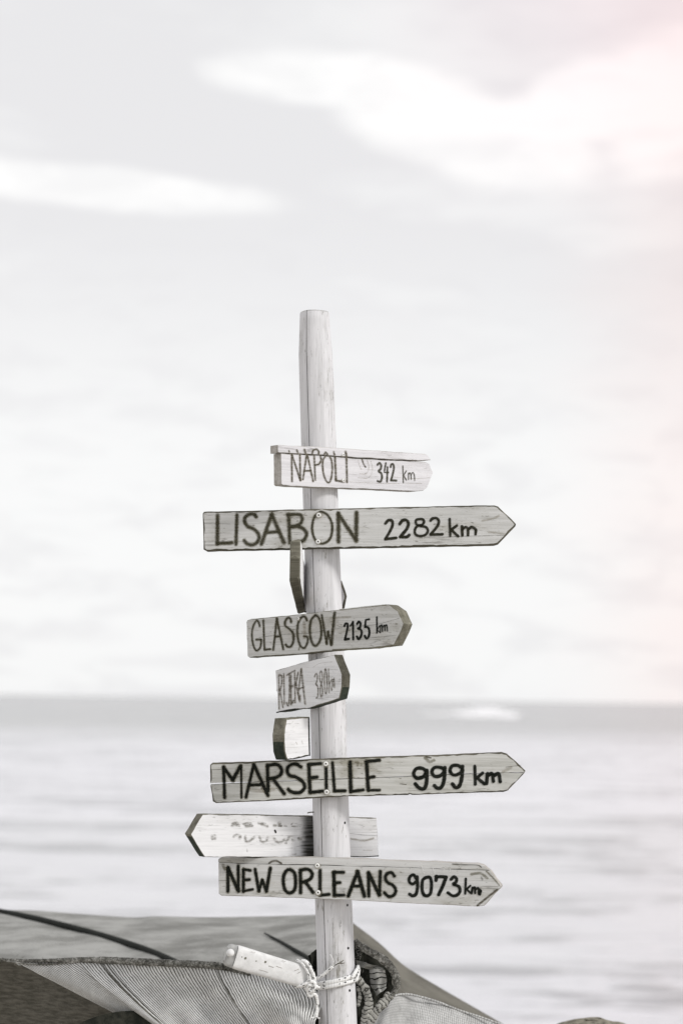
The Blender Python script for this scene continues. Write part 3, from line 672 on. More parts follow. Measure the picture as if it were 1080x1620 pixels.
lettering(fc, B, c1, [([(140, 150), (140, 405)], 33, 0), ([(142, 160), (252, 402)], 36, 0), ([(250, 135), (252, 402)], 32, 0), ([(306, 172), (305, 410)], 32, 0), ([(305, 172), (380, 182)], 28, 0), ([(310, 282), (370, 280)], 28, 0), ([(305, 402), (405, 385)], 24, 0),
    ([(430, 170), (470, 405)], 30, 0), ([(470, 405), (506, 285)], 28, 0), ([(506, 285), (550, 405)], 30, 0), ([(550, 405), (592, 158)], 33, 0),
    ([(790, 170), (742, 220), (730, 300), (750, 390), (800, 424), (850, 390), (862, 300), (848, 210), (790, 170)], 32, 1),
    ([(912, 182), (915, 420)], 35, 0), ([(910, 180), (990, 170), (1037, 212), (1020, 270), (960, 302), (920, 306)], 33, 1), ([(962, 302), (1047, 416)], 34, 0)], [INK, HALO], 1.65)
c2 = (490, 1350, 6.75)
lettering(fc, B, c2, [([(110, 182), (110, 448)], 33, 0), ([(110, 448), (206, 438)], 30, 0), ([(256, 202), (262, 448)], 36, 0), ([(252, 202), (360, 202)], 32, 0), ([(265, 315), (322, 312)], 30, 0), ([(262, 448), (365, 445)], 30, 0),
    ([(510, 195), (410, 455)], 35, 0), ([(510, 195), (582, 456)], 38, 0), ([(460, 350), (545, 350)], 30, 0), ([(625, 205), (630, 455)], 33, 0), ([(630, 212), (740, 445)], 36, 0), ([(752, 192), (742, 445)], 32, 0),
    ([(902, 242), (870, 206), (822, 220), (806, 265), (830, 310), (890, 345), (917, 400), (890, 450), (840, 460), (796, 420)], 31, 1)], [INK, HALO], 1.7)
c3 = (635, 1350, 6.353)
lettering(fc, B, c3, [([(150, 262), (120, 216), (85, 235), (75, 280), (110, 308), (150, 280)], 26, 1), ([(156, 235), (160, 330), (145, 408), (110, 426), (80, 410)], 28, 1),
    ([(255, 240), (212, 270), (205, 360), (225, 418), (260, 426), (290, 400), (300, 320), (290, 250), (255, 240)], 28, 1), ([(345, 272), (350, 233)], 30, 0), ([(345, 232), (448, 238)], 28, 0), ([(446, 240), (412, 330), (372, 415)], 30, 1),
    ([(495, 262), (525, 236), (552, 255), (545, 290), (520, 310), (572, 332), (586, 380), (555, 420), (510, 426), (465, 395)], 27, 1),
    ([(645, 255), (638, 405)], 20, 0), ([(690, 325), (650, 362)], 17, 0), ([(655, 362), (688, 396)], 18, 0), ([(702, 402), (712, 345)], 20, 0), ([(715, 352), (735, 345), (737, 400)], 19, 1), ([(745, 360), (770, 350), (775, 408)], 20, 1), ([(778, 360), (796, 378), (785, 415)], 18, 1)], [INK, HALO], 0)
screw(fc, B, 502, 1369.2, 3.7); screw(fc, B, 503.2, 1412, 3.7)
marks(fc, B, [(C(*c1, [(580, 105), (610, 85), (660, 80), (710, 108)]), 4, 0), (C(*c1, [(90, 130), (110, 170)]), 7, 1), (C(*c1, [(40, 290), (130, 292)]), 0.9, 2), (C(*c3, [(800, 240), (810, 262)]), 4.5, 2), (C(*c3, [(700, 210), (790, 200), (860, 250)]), 5, 1),
              (C(*c3, [(820, 355), (980, 355)]), 0.9, 2), (C(*c3, [(200, 120), (225, 200)]), 3.5, 3), (C(*c3, [(310, 130), (335, 205)]), 3.2, 3), (C(*c3, [(420, 170), (440, 130), (480, 140), (490, 190)]), 2.6, 3), (C(*c3, [(510, 108), (620, 115), (760, 118), (800, 140)]), 2.2, 4),
              (C(*c1, [(610, 235), (760, 245)]), 1.0, 1), (C(*c3, [(760, 525), (850, 450), (960, 365)]), 4.2, 4), (C(*c3, [(850, 180), (920, 250), (980, 320)]), 3, 1)], [INKF, HALO, DARK, PALEST, INKF], 'knot')

# --- nail holes down the post
for px, py in ((545, 1300.5), (549, 1430), (550.2, 1497.5), (552.5, 1564)):
    c, r = axis_at(py); l, rr = post_at(py); k = ((px-(l+rr)/2)*PX)/r; a = math.asin(k)
    nv = Vector((math.sin(a), -math.cos(a), 0)); mb = MB(); sd_ = Vector((math.cos(a), math.sin(a), 0)); cc = c + nv*(r*1.012)
    ids = [mb.vert(cc + (sd_*math.cos(t*math.pi/5)+Vector((0, 0, 1))*math.sin(t*math.pi/5))*2.1*PX - foot) for t in range(10)]
    bk = [mb.vert(Vector(mb.v[i]) - nv*0.006) for i in ids]
    mb.face(ids)
    for t in range(10): mb.face((ids[t], bk[t], bk[(t+1) % 10], ids[(t+1) % 10]))
    mb.build('nail_hole', HOLE, ROOT)
mb = MB(); mb.tube([at(486, 1286.2, 0.0), at(491, 1285, 0.0), at(497, 1284.6, 0.0)], 0.0014, 6)
o = mb.build('nail', EDGE, ROOT, Matrix.Translation(-foot))

# ------------------------------------------------------------------ canopy behind (out of focus)
def cloth(name, c0, c1, scale=(1.2, 6, 6), bs=0.25, rough=0.9):
    m, t, b, g = newmat(name); co = N(t, 'ShaderNodeTexCoord').outputs['Object']
    n = g.noise(g.mapv(co, scale), 1.0, 5, 0.6); f = g.noise(co, 260, 3, 0.7)
    t.links.new(g.mix(g.step(g.m('ADD', g.m('MULTIPLY', n, 0.7), g.m('MULTIPLY', f, 0.3)), 0.38, 0.62), c0, c1), b.inputs['Base Color'])
    b.inputs['Roughness'].default_value = rough; b.inputs['Specular IOR Level'].default_value = 0.15
    bump(t, b, n, bs, 0.02); return m
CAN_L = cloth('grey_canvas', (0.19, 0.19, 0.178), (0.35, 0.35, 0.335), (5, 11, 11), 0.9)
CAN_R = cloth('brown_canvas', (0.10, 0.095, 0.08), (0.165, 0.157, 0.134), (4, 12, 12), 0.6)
YC = 1.55
apex = at(538, 1446, YC)
can = empty('canvas_canopy', (apex.x, apex.y, GROUND)); cl = Vector((apex.x, apex.y, GROUND))
tag(can, 'large grey-brown canvas canopy with dark seams, out of focus behind the post', 'canopy')
top = spline([(x, y, 0) for x, y in [(-420, 1425), (-200, 1430), (0, 1439), (60, 1440.5), (130, 1446), (210, 1451), (250, 1449.5), (330, 1451), (420, 1449.5), (470, 1448), (538, 1446)]], 8)
def lerp_path(P, u):
    k = u*(len(P)-1); i = min(int(k), len(P)-2); return P[i].lerp(P[i+1], k-i)
mb = MB()
def canl(u, v):
    q = lerp_path(top, u); T = at(q.x, q.y, YC + 0.25*(1-u))
    bx = q.x + 30*v
    Bp = at(bx, 1700, YC - 1.0 + 0.2*(1-u))
    p = T.lerp(Bp, v); p.z += 0.05*math.sin(math.pi*v) + 0.008*noise.noise(Vector((u*9, v*3, 2)))*math.sin(math.pi*min(1, v*3))
    p.y -= 0.10*math.sin(math.pi*min(1, v*1.2))
    p.y += 0.022*noise.noise(Vector((u*7+v*2.6, v*2.2-u*3, 5)))*min(1, v*9) + 0.010*noise.noise(Vector((u*22+v*9, v*4-u*9, 8)))*min(1, v*9)
    return p-cl, (u, v), 0
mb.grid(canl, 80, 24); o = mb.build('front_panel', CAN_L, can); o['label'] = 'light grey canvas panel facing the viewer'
mb = MB()
rt = spline([(x, y, 0) for x, y in [(538, 1446), (562, 1463), (600, 1492), (640, 1528), (690, 1559), (740, 1588), (790, 1617), (860, 1660), (960, 1725)]], 8)
def canr(u, v):
    q = lerp_path(rt, u); T = at(q.x, q.y, YC + 0.05*u)
    Bp = at(538 + 200*u, 1700 + 60*u, YC - 1.0 + 0.3*u)
    p = T.lerp(Bp, v); p.z += 0.004*noise.noise(Vector((u*8, v*5, 7)))*min(1, v*4)
    return p-cl, (u, v), 0
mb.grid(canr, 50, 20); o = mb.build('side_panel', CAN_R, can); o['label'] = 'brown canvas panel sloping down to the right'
def canpt(px, py, lift=0.012):
    """nearest point of the front panel along the pixel's ray"""
    best = None
    for i in range(81):
        for j in range(49):
            p = canl(i/80, j/48)[0] + cl; d = p-CAM; f_ = d.dot(F0)
            x = 540 + d.dot(CR)/f_*FPX; y = 810 - d.dot(CU)/f_*FPX
            e = (x-px)**2 + (y-py)**2
            if best is None or e < best[0]: best = (e, p)
    d = ray(px, py); q = CAM + d*((best[1].y - CAM.y - lift)/d.y); return q
SEAM = plain('dark_seam_tape', (0.016, 0.018, 0.015), 0.8, 0.3, 40)
mb = MB(); seam = [canpt(x, y) for x, y in [(-200, 1404 + 20), (-60, 1434), (0, 1442.5), (50, 1452), (100, 1464), (150, 1477), (200, 1492), (240, 1506), (275, 1521), (310, 1538), (350, 1560)]]
mb.tube([p-cl for p in spline(seam, 5)], 0.0095, 8); mb.build('seam', SEAM, can)
mb = MB(); seam = [canpt(x, y) for x, y in [(418, 1476), (440, 1488), (462, 1501), (484, 1514), (505, 1528)]]
mb.tube([p-cl for p in spline(seam, 5)], lambda t: 0.002+0.0045*math.sin(math.pi*min(1, t*0.75)), 8); mb.build('seam', SEAM, can)
POLE = plain('canopy_pole_wood', (0.32, 0.28, 0.22), 0.8, 0.3, 30, 0.3)
for px, y, pz in ((538, YC, apex.z), (-300, YC+0.2, at(-300, 1426, YC+0.2).z)):
    p = at(px, 1446, y); mb = MB(); mb.tube([Vector((p.x, p.y+0.03, GROUND-0.2))-cl, Vector((p.x, p.y+0.03, pz-0.06))-cl], 0.02, 10); mb.build('canopy_pole', POLE, can)

# ------------------------------------------------------------------ shade net tied to the post
def netmat(name, lines, cross, light, dark, gap=0.45, alpha_gap=0.0, spread=(0.5, 0.9), warp=0.8):
    m, t, b, g = newmat(name)
    uv = N(t, 'ShaderNodeUVMap').outputs[0]; sp = N(t, 'ShaderNodeSeparateXYZ'); t.links.new(uv, sp.inputs[0])
    co = N(t, 'ShaderNodeTexCoord').outputs['Object']
    n = g.noise(co, 26, 4, 0.6); f = g.noise(co, 900, 2, 0.6)
    u = g.m('ADD', g.m('MULTIPLY', sp.outputs[0], float(lines)), g.m('MULTIPLY', n, warp))
    su = g.m('ABSOLUTE', g.m('SINE', g.m('MULTIPLY', u, math.pi)))
    gapm = g.step(su, gap, gap*0.35)
    c = g.ramp(g.m('ADD', g.m('MULTIPLY', n, 0.5), g.m('MULTIPLY', f, 0.5)), [(0.3, tuple(x*spread[0] for x in light)), (0.62, light)])
    if cross:
        sv = g.m('ABSOLUTE', g.m('SINE', g.m('MULTIPLY', g.m('ADD', sp.outputs[1], g.m('MULTIPLY', n, 0.01)), math.pi*cross)))
        c = g.mix(g.m('MULTIPLY', g.step(sv, 0.5, 0.1), 0.35), c, dark)
    c = g.mix(g.m('MULTIPLY', gapm, spread[1]), c, dark)
    t.links.new(c, b.inputs['Base Color'])
    if alpha_gap: t.links.new(g.m('SUBTRACT', 1.0, g.m('MULTIPLY', gapm, alpha_gap)), b.inputs['Alpha'])
    b.inputs['Roughness'].default_value = 0.9; b.inputs['Specular IOR Level'].default_value = 0.15
    bump(t, b, su, 0.5, 0.003); return m
NET = netmat('light_shade_net', 92, 0, (0.80, 0.80, 0.785), (0.05, 0.049, 0.04), 0.68, 0, (0.5, 1.0), 1.6)
NETF = netmat('folded_net', 5, 22, (0.62, 0.62, 0.59), (0.012, 0.013, 0.01), 0.45, 0, (0.5, 1.0), 1.6)
NETR = netmat('fine_grey_net', 120, 40, (0.66, 0.66, 0.65), (0.13, 0.13, 0.12), 0.7, 0, (0.38, 0.55), 2.5)
ROLL_M = netmat('rolled_net', 105, 0, (0.46, 0.455, 0.42), (0.02, 0.021, 0.017), 0.5, 0, (0.15, 0.9), 4.0)
def hemmat():
    m, t, b, g = newmat('knitted_hem'); co = N(t, 'ShaderNodeTexCoord').outputs['Object']
    n = g.noise(co, 130, 6, 0.75); f = g.noise(co, 420, 3, 0.7); k = g.noise(co, 22, 3, 0.5)
    v = g.m('ADD', g.m('ADD', g.m('MULTIPLY', n, 0.5), g.m('MULTIPLY', f, 0.35)), g.m('MULTIPLY', k, 0.25))
    t.links.new(g.ramp(v, [(0.44, (0.02, 0.02, 0.016)), (0.56, (0.17, 0.167, 0.15)), (0.68, (0.62, 0.61, 0.575))]), b.inputs['Base Color'])
    b.inputs['Roughness'].default_value = 0.95; b.inputs['Specular IOR Level'].default_value = 0.1
    bump(t, b, v, 1.0, 0.006); return m
HEM = hemmat()
DKNET = cloth('dark_brown_crease_shade', (0.085, 0.082, 0.068), (0.165, 0.157, 0.135), (30, 60, 160), 0.5)
BLK = cloth('black_gap_fill', (0.018, 0.02, 0.016), (0.05, 0.05, 0.04), (40, 40, 40), 0.5)  # near-black sheets: shade painted into the gaps of the net
np_ = at(500, 1545, 0.05); nl = Vector((np_.x, np_.y, GROUND))
net = empty('shade_net', nl); tag(net, 'striped grey knitted shade net with rope hem, gathered and tied round the post', 'shade net')
hem_px = [(-260, 1519), (-120, 1517), (-20, 1518), (15, 1518.5), (60, 1520), (100, 1519), (140, 1518.5), (200, 1520.5), (250, 1523), (300, 1525), (345, 1528), (390, 1537), (440, 1552), (480, 1560), (500, 1562)]
hem_s = spline([(x, y, 0) for x, y in hem_px], 8)
def hem_y(x):
    for a, b in zip(hem_s, hem_s[1:]):
        if a.x <= x <= b.x: return a.y + (b.y-a.y)*(x-a.x)/max(1e-6, b.x-a.x)
    return hem_s[-1].y
def hem_depth(x): return 0.03 + 0.22*max(0, (500-x)/500)
X1 = [(20, 262), (90, 272), (159, 285), (250, 345), (341, 412), (420, 470), (497, 512)]
def interp(T, x):
    for (a, p), (b, q) in zip(T, T[1:]):
        if x <= b: return p+(q-p)*(x-a)/(b-a)
    return T[-1][1]
mb = MB()
def netl(u, v):
    x0 = 20 + 477*u; y0 = hem_y(x0)+1; x1 = interp(X1, x0); y1 = 1645
    e = v**1.25 if x0 > 120 else v
    s_ = v + 0.0
    bend = (0.35*math.sin(math.pi*v)*(1 if x0 > 150 else x0/150))
    x = x0 + (x1-x0)*(e*0.85+0.15*v); y = y0 + (y1-y0)*s_
    if x0 > 400: x += 9*math.sin(2*math.pi*v)*(x0-400)/97
    d = hem_depth(x0) - 0.10*v - 0.03*math.sin(math.pi*v)*math.sin(u*9) - 0.012*math.sin(u*31)*v
    return at(x, y, d)-nl, (u, v), 0
mb.grid(netl, 150, 26); o = mb.build('net_panel', NET, net); o['label'] = 'light striped net panel left of the post'
# thin dark tubes that paint the shade of creases on the net
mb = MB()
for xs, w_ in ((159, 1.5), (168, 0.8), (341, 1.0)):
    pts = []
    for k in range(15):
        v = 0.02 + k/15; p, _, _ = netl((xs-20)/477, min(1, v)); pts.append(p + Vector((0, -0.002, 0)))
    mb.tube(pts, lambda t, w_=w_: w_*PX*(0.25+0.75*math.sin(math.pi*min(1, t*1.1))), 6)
mb.build('crease_shade', DKNET, net)
mb = MB()
hp = [at(p.x, p.y, hem_depth(p.x)-0.004)-nl for p in hem_s if p.x < 400]
mb.tube(resample(hp, 0.006, False), lambda t: (2.2 + 3.4*min(1, max(0, (t-0.48)*6)) + (1.5 if t < 0.42 else 0))*PX, 12, jit=0.25); mb.build('rope_hem', HEM, net)
mb = MB(); hp2 = [at(x, y, hem_depth(x)-0.006)-nl for x, y in [(10, 1520), (40, 1524), (70, 1525.5), (110, 1523), (130, 1520)]]
mb.tube(spline(hp2, 8), 1.6*PX, 8, jit=0.3); mb.build('rope_hem', HEM, net)
# dark net behind, lower left
mb = MB()
def dkn(u, v):
    x = -280 + 620*u; y0 = hem_y(min(x, 480))+2 + (6 if x > 20 else 0); y = y0 + (1720-y0)*v
    return at(x, y, hem_depth(x)+0.05+0.25*v+0.02*math.sin(u*14+v*3)) - nl, (u, v), 0
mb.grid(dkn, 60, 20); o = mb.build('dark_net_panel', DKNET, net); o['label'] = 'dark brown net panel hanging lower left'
mb = MB()
def blk(u, v):
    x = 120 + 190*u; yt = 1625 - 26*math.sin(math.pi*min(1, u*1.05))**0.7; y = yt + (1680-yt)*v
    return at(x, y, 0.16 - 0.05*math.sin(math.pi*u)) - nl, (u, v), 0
mb.grid(blk, 24, 8); mb.build('dark_gap_fill', BLK, net)
# black backing sheets that paint the shade between the folds beside the post
def patch(pts4, depth, m, name, nu=14, nv=14, amp=0.006, fr=9, label=None):
    a, b, c, d = [Vector((x, y, 0)) for x, y in pts4]; mb = MB()
    def fn(u, v):
        q = a.lerp(b, u).lerp(d.lerp(c, u), v)
        q.x += 3*noise.noise(Vector((u*3, v*3, depth*50))); q.y += 3*noise.noise(Vector((u*3+7, v*3, depth*50)))
        return at(q.x, q.y, depth + amp*math.sin(u*fr+v*3)) - nl, ((v, u) if m is NETF else (u, v)), 0
    mb.grid(fn, nu, nv); o = mb.build(name, m, net)
    if label: o['label'] = label
    return o
patch([(468, 1561), (505, 1532), (512, 1660), (496, 1660)], 0.045, BLK, 'dark_gap_fill')
patch([(487, 1512), (502, 1500), (503, 1545), (494, 1545)], 0.06, BLK, 'dark_gap_fill')
patch([(556, 1492), (580, 1500), (592, 1650), (556, 1650)], 0.03, BLK, 'dark_gap_fill')
patch([(556, 1495), (618, 1524), (622, 1580), (570, 1610)], 0.05, BLK, 'dark_gap_fill')
o = patch([(560, 1525), (608, 1534), (612, 1563), (596, 1575)], 0.025, NETF, 'net_fold', amp=0.012, fr=5); o['label'] = 'folded striped net caught inside the hem loop'
patch([(563, 1518), (606, 1531), (606, 1537), (563, 1529)], 0.018, ROLL_M, 'net_fold', 14, 6)
lp = [(561, 1487), (566, 1494), (580, 1503), (600, 1514), (616, 1528), (626, 1546), (627, 1562), (618, 1575), (606, 1584)]
mb = MB(); mb.tube([at(p.x, p.y, 0.012)-nl for p in spline([(x, y, 0) for x, y in lp], 10)], lambda t: (3.2+3.2*math.sin(math.pi*min(1, t*0.9+0.1)))*PX, 12, jit=0.45)
o = mb.build('rope_hem', HEM, net); o['label'] = 'hem loop standing out to the right of the post'
for pts, r0, r1 in (([(566, 1548), (577, 1564), (583, 1582), (580, 1604), (574, 1640)], 5, 8), ([(618, 1572), (606, 1586), (594, 1600), (584, 1618), (578, 1645)], 6, 8), ([(566, 1560), (569, 1575), (566, 1592)], 2.5, 3)):
    mb = MB(); mb.tube([at(p.x, p.y, -0.002)-nl for p in spline([(x, y, 0) for x, y in pts], 10)], lambda t, a=r0, b=r1: (a+(b-a)*t)*PX, 12, jit=0.6); mb.build('net_roll', ROLL_M, net)
mb = MB()
rtop = spline([(x, y, 0) for x, y in [(594, 1606), (606, 1586), (618, 1576), (635, 1571.5), (655, 1573), (690, 1583), (730, 1598), (775, 1613), (840, 1640), (980, 1705)]], 8)
def netr(u, v):
    q = lerp_path(rtop, u); y = q.y + (1740-q.y)*v; x = q.x - 40*v*(1-u)
    return at(x, y, 0.06 + 0.25*u - 0.22*v + 0.012*math.sin(u*17+v*4)) - nl, (u, v), 0
mb.grid(netr, 60, 16); o = mb.build('net_panel', NETR, net); o['label'] = 'fine grey net panel sloping away to the right'
mb = MB(); mb.tube([at(p.x, p.y+1.5, 0.05+0.25*i/(len(rtop)-1)-0.006)-nl for i, p in enumerate(rtop)], 1.7*PX, 8, jit=0.4); mb.build('rope_hem', NETR, net)
mb = MB(); mb.tube([at(p.x, p.y, 0.03)-nl for p in spline([(x, y, 0) for x, y in [(617, 1583), (608, 1592), (597, 1604)]], 8)], lambda t: (0.6+2.2*math.sin(math.pi*t))*PX, 8); mb.build('dark_gap_fill', BLK, net)
# loose fibres of the net
mb = MB()
for k in range(60):
    if k < 22: x, y, d = random.uniform(560, 575), random.uniform(1486, 1535), 0.0
    elif k < 40:
        q = lerp_path(spline([(a, b, 0) for a, b in lp], 6), random.random()); x, y, d = q.x+random.uniform(-5, 5), q.y-random.uniform(0, 5), 0.0
    else: x = random.uniform(20, 345); y, d = hem_y(x)-random.uniform(1, 4), hem_depth(x)-0.01
    a = random.uniform(0, 6.28); L = random.uniform(3, 9)
    mb.tube([at(p.x, p.y, d)-nl for p in spline([(x, y, 0), (x+math.cos(a)*L*0.5+random.uniform(-1.5, 1.5), y+math.sin(a)*L*0.5, 0), (x+math.cos(a)*L, y+math.sin(a)*L+1, 0)], 4)], 0.28*PX, 4, cap=False)
tag(mb.build('loose_threads', HEM, net), kind='stuff')

# ------------------------------------------------------------------ white bar tied to the post
PLAST = plain('white_painted_bar', (0.69, 0.69, 0.685), 0.6, 0.13, 55, 0.4, 0.3)
PLGREY = plain('grey_bar_end', (0.42, 0.42, 0.41), 0.6, 0.2, 60)
bl, br = at(370, 1513, -0.10), at(487, 1547.5, -0.045)
barE = empty('wooden_bar', bl); tag(barE, 'white painted bar with a bolt at one end, roped to the post', 'bar')
ax = (br-bl).normalized(); upv = Vector((0, 0, 1)); upv = (upv - ax*upv.dot(ax)).normalized(); dp = ax.cross(upv)
L = (br-bl).length
def barsec(x, hh, hd, off=0.0, seg=28):
    out = []
    for k in range(seg):
        a = 2*math.pi*k/seg; c, s_ = math.cos(a), math.sin(a); e = 0.5
        out.append(ax*x + upv*(hh*math.copysign(abs(s_)**e, s_)+off) + dp*(hd*math.copysign(abs(c)**e, c)))
    return out
def loft(mb, secs, m0=0, capm=(0, 0)):
    rows = [[mb.vert(p) for p in s_] for s_ in secs]; n_ = len(rows[0])
    for i in range(len(rows)-1):
        for k in range(n_): mb.face((rows[i][k], rows[i+1][k], rows[i+1][(k+1) % n_], rows[i][(k+1) % n_]), m0, True)
    mb.face(tuple(reversed(rows[0])), capm[0]); mb.face(tuple(rows[-1]), capm[1])
H = 18.5*PX
mb = MB(); secs = []
for t in range(25):
    k = t/24; x = L*k
    hh = H*(1 - 0.10*k) * (1 if k < 0.86 else math.sqrt(max(0.02, 1-((k-0.86)/0.145)**2*0.92)))
    if k < 0.02: hh *= 0.95
    secs.append(barsec(x, hh, 0.017 if k < 0.86 else 0.017*(hh/H+0.15)))
loft(mb, secs, 0, (1, 0)); o = mb.build('bar_body', [PLAST, PLGREY], barE)
# grey end piece with the bolt
mb = MB(); secs = [barsec(x, h, d) for x, h, d in ((-0.0195, H*0.55, 0.008), (-0.018, H*0.80, 0.0115), (-0.012, H*0.93, 0.013), (-0.0006, H*0.95, 0.014))]
loft(mb, secs); mb.build('end_block', PLGREY, barE)
mb = MB(); bc = at(364.5, 1507.5, -0.128) - bl
def ball(u, v):
    a = 2*math.pi*u; b_ = math.pi*v
    return bc + Vector((math.cos(a)*math.sin(b_), -math.sin(a)*math.sin(b_), math.cos(b_)))*6.2*PX, (u, v), 0
mb.grid(ball, 16, 10); mb.build('bolt', PLAST, barE)
mb = MB(); mb.tube([bc, bc + Vector((0.004, 0.03, -0.004))], 3.6*PX, 10); mb.build('bolt_shank', PLGREY, barE)
mb = MB()
for x, y, r in ((388.5, 1516, 1.6), (405.5, 1520.5, 0.9), (420, 1522, 1.6), (383, 1514, 0.7)):
    d = ray(x, y); nrm = -dp if dp.dot(ray(430, 1520)) > 0 else dp; p0 = bl + nrm*0.0176
    q = CAM + d*((p0-CAM).dot(nrm)/d.dot(nrm)) - bl
    ids = [mb.vert(q + (ax*math.cos(t*math.pi/4)+upv*math.sin(t*math.pi/4))*r*PX*(1+0.3*random.random())) for t in range(8)]
    mb.face(ids)
    for i in range(8): mb.v.append(tuple(Vector(mb.v[ids[i]]) - nrm*0.003)); mb.uv.append((0, 0)); mb.a.append(0)
    b0 = len(mb.v)-8
    for i in range(8): mb.face((ids[i], b0+i, b0+(i+1) % 8, ids[(i+1) % 8]))
mb.build('nail_hole', EDGEB, barE)
mb = MB()
for x, y, x2, y2, w_ in ((425, 1528, 433, 1530.5, 0.45), (437, 1528.5, 446, 1531.5, 0.45), (397, 1505, 404, 1507, 0.3), (410, 1534, 424, 1538, 0.35), (446, 1519, 452, 1521.5, 0.3), (466, 1536, 473, 1533, 0.5), (470, 1540, 476, 1537, 0.4)):
    pts = []
    for k in range(6):
        d = ray(x+(x2-x)*k/5, y+(y2-y)*k/5+random.uniform(-0.3, 0.3)); nrm = -dp if dp.dot(ray(430, 1520)) > 0 else dp; p0 = bl + nrm*0.0172
        pts.append(CAM + d*((p0-CAM).dot(nrm)/d.dot(nrm)) - bl)
    mb.tube(pts, w_*PX, 5)
tag(mb.build('scuff', EDGEP, barE), kind='stuff')

# ------------------------------------------------------------------ rope
def ropemat():
    m, t, b, g = newmat('white_flecked_rope')
    uv = N(t, 'ShaderNodeUVMap').outputs[0]; sp = N(t, 'ShaderNodeSeparateXYZ'); t.links.new(uv, sp.inputs[0])
    tw = g.m('SINE', g.m('MULTIPLY', g.m('ADD', g.m('MULTIPLY', sp.outputs[0], 330.0), g.m('MULTIPLY', sp.outputs[1], 2.0)), math.pi))
    vo = N(t, 'ShaderNodeTexVoronoi'); vo.inputs['Scale'].default_value = 1.0
    t.links.new(g.mapv(uv, (95, 5, 1)), vo.inputs['Vector'])
    fleck = g.step(vo.outputs['Distance'], 0.34, 0.24)
    c = g.mix(g.step(tw, 0.2, -0.9), (0.82, 0.82, 0.81), (0.72, 0.72, 0.71))
    c = g.mix(fleck, c, (0.02, 0.02, 0.02))
    t.links.new(c, b.inputs['Base Color']); b.inputs['Roughness'].default_value = 0.8; bump(t, b, tw, 0.12, 0.001); return m
ROPE = ropemat()
rp = at(530, 1545, -0.05); rope = empty('rope', rp); tag(rope, 'white black-flecked cord wound and knotted round the post, holding the bar', 'rope')
def cord(pts, r, name, m=ROPE, seg=9):
    """points as pixel x, y and depth in metres"""
    P = spline([at(x, y, d)-rp for x, y, d in pts], 8)
    mb = MB(); mb.tube(P, r*PX*0.88, seg, jit=0.25); return mb.build(name, m, rope)
def wrap(y_l, y_r, r=3.4, sag=0.0, name='coil'):
    """one turn round the post, rising from left to right"""
    P = []
    for k in range(41):
        a = R(-180) + 2*math.pi*k/40          # starts left, passes in front
        fx = math.cos(a); py = y_l + (y_r-y_l)*(fx+1)/2 + sag*math.sin(a)
        c, rad = axis_at(py); P.append(c + Vector((math.cos(a)*(rad+r*PX*0.85), math.sin(a)*(rad+r*PX*0.85), 0)) - rp)
    mb = MB(); mb.tube(P, r*PX, 9, jit=0.12); mb.build(name, ROPE, rope)
wrap(1562, 1547, 3.5); wrap(1556, 1540, 3.5); wrap(1561, 1541, 3.2, 2.5)
cord([(494, 1551, -0.046), (505, 1546, -0.052), (517, 1537, -0.058), (526, 1529, -0.062)], 3.0, 'strand')
for e in ([(526, 1529, -0.062), (533, 1524, -0.064), (542, 1519, -0.064)], [(527, 1529, -0.062), (537, 1525, -0.066), (545, 1522, -0.066)], [(526, 1528, -0.062), (527, 1519, -0.064), (522, 1510, -0.065)], [(528, 1527, -0.063), (536, 1521, -0.066), (540, 1517, -0.066)]):
    cord(e, 0.75, 'frayed_end', seg=6)
cord([(530, 1527, -0.064), (538, 1523, -0.067), (543, 1519, -0.067)], 0.8, 'frayed_end', EDGE, 6); cord([(534, 1524, -0.066), (541, 1524, -0.067), (545, 1523, -0.067)], 0.8, 'frayed_end', EDGE, 6)
cord([(477, 1520, -0.062), (486, 1524, -0.068), (494, 1538, -0.07), (497, 1552, -0.066), (494, 1562, -0.06)], 3.6, 'strand')
cord([(470, 1519, -0.05), (478, 1524, -0.066), (488, 1540, -0.07), (493, 1556, -0.066)], 2.6, 'strand')
cord([(466, 1559, -0.058), (476, 1560, -0.066), (486, 1556, -0.07), (496, 1560, -0.068), (505, 1562, -0.06)], 3.4, 'strand')
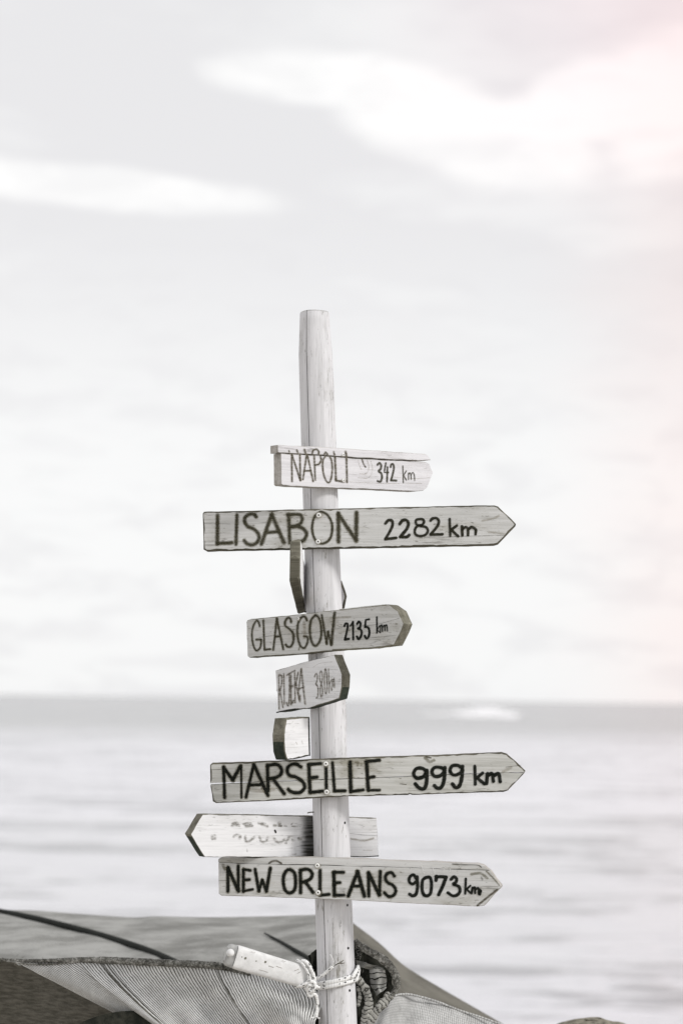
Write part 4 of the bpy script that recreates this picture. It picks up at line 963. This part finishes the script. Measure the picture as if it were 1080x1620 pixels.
cord([(482, 1564, -0.06), (488, 1553, -0.07), (498, 1556, -0.072), (495, 1568, -0.07), (486, 1566, -0.066), (490, 1557, -0.074)], 3.3, 'knot')
cord([(556, 1547, -0.042), (562, 1538, -0.03), (567, 1532, -0.012), (566, 1544, -0.012), (560, 1552, -0.03), (565, 1547, -0.03), (566, 1528, -0.01)], 3.2, 'knot')
cord([(490, 1562, -0.068), (494, 1572, -0.066), (499, 1574, -0.062), (502, 1585, -0.056), (501, 1600, -0.055), (500, 1609, -0.055)], 2.9, 'tail')
cord([(486, 1566, -0.066), (490, 1576, -0.066), (497, 1572, -0.066)], 2.8, 'knot')
for e in ([(500, 1607, -0.055), (496, 1610, -0.056), (491, 1609, -0.057)], [(500, 1608, -0.055), (499, 1612, -0.056), (496, 1616, -0.056)], [(501, 1608, -0.055), (504, 1611, -0.055), (506, 1610, -0.055)]):
    cord(e, 1.2, 'frayed_end', seg=6)

# ------------------------------------------------------------------ straw parasol just entering the picture at the bottom
pc = at(938, 1612, 0.9)
par = empty('straw_parasol', (pc.x, pc.y, GROUND)); tag(par, 'rounded brown speckled straw top at the bottom edge of the picture, right of the post', 'parasol')
STRAW = plain('straw_thatch', (0.20, 0.185, 0.145), 0.9, 0.6, 70, 0.8)
mb = MB(); hz = pc.z - GROUND
def thatch(u, v):
    a = 2*math.pi*u; r = 0.02 + 0.75*v*v
    z = hz - 0.245*(1-math.sqrt(max(0, 1-min(1, r/0.245)**2)))*1.0 if r < 0.14 else hz - 0.0439 - (r-0.14)*0.68
    w_ = 0.006*noise.noise(Vector((math.cos(a)*30*r, math.sin(a)*30*r, 0))) + 0.004*math.sin(a*60)*min(1, r*3)
    return Vector((math.cos(a)*r, math.sin(a)*r, z + w_)), (u, v), 0
mb.grid(thatch, 180, 40)
mb.face([mb.vert((math.cos(2*math.pi*k/20)*0.021, math.sin(2*math.pi*k/20)*0.021, hz)) for k in range(20)])
mb.build('thatch', STRAW, par)
mb = MB(); mb.tube([Vector((0, 0, -0.2)), Vector((0, 0, hz-0.05))], 0.03, 10); mb.build('parasol_pole', POLE, par)
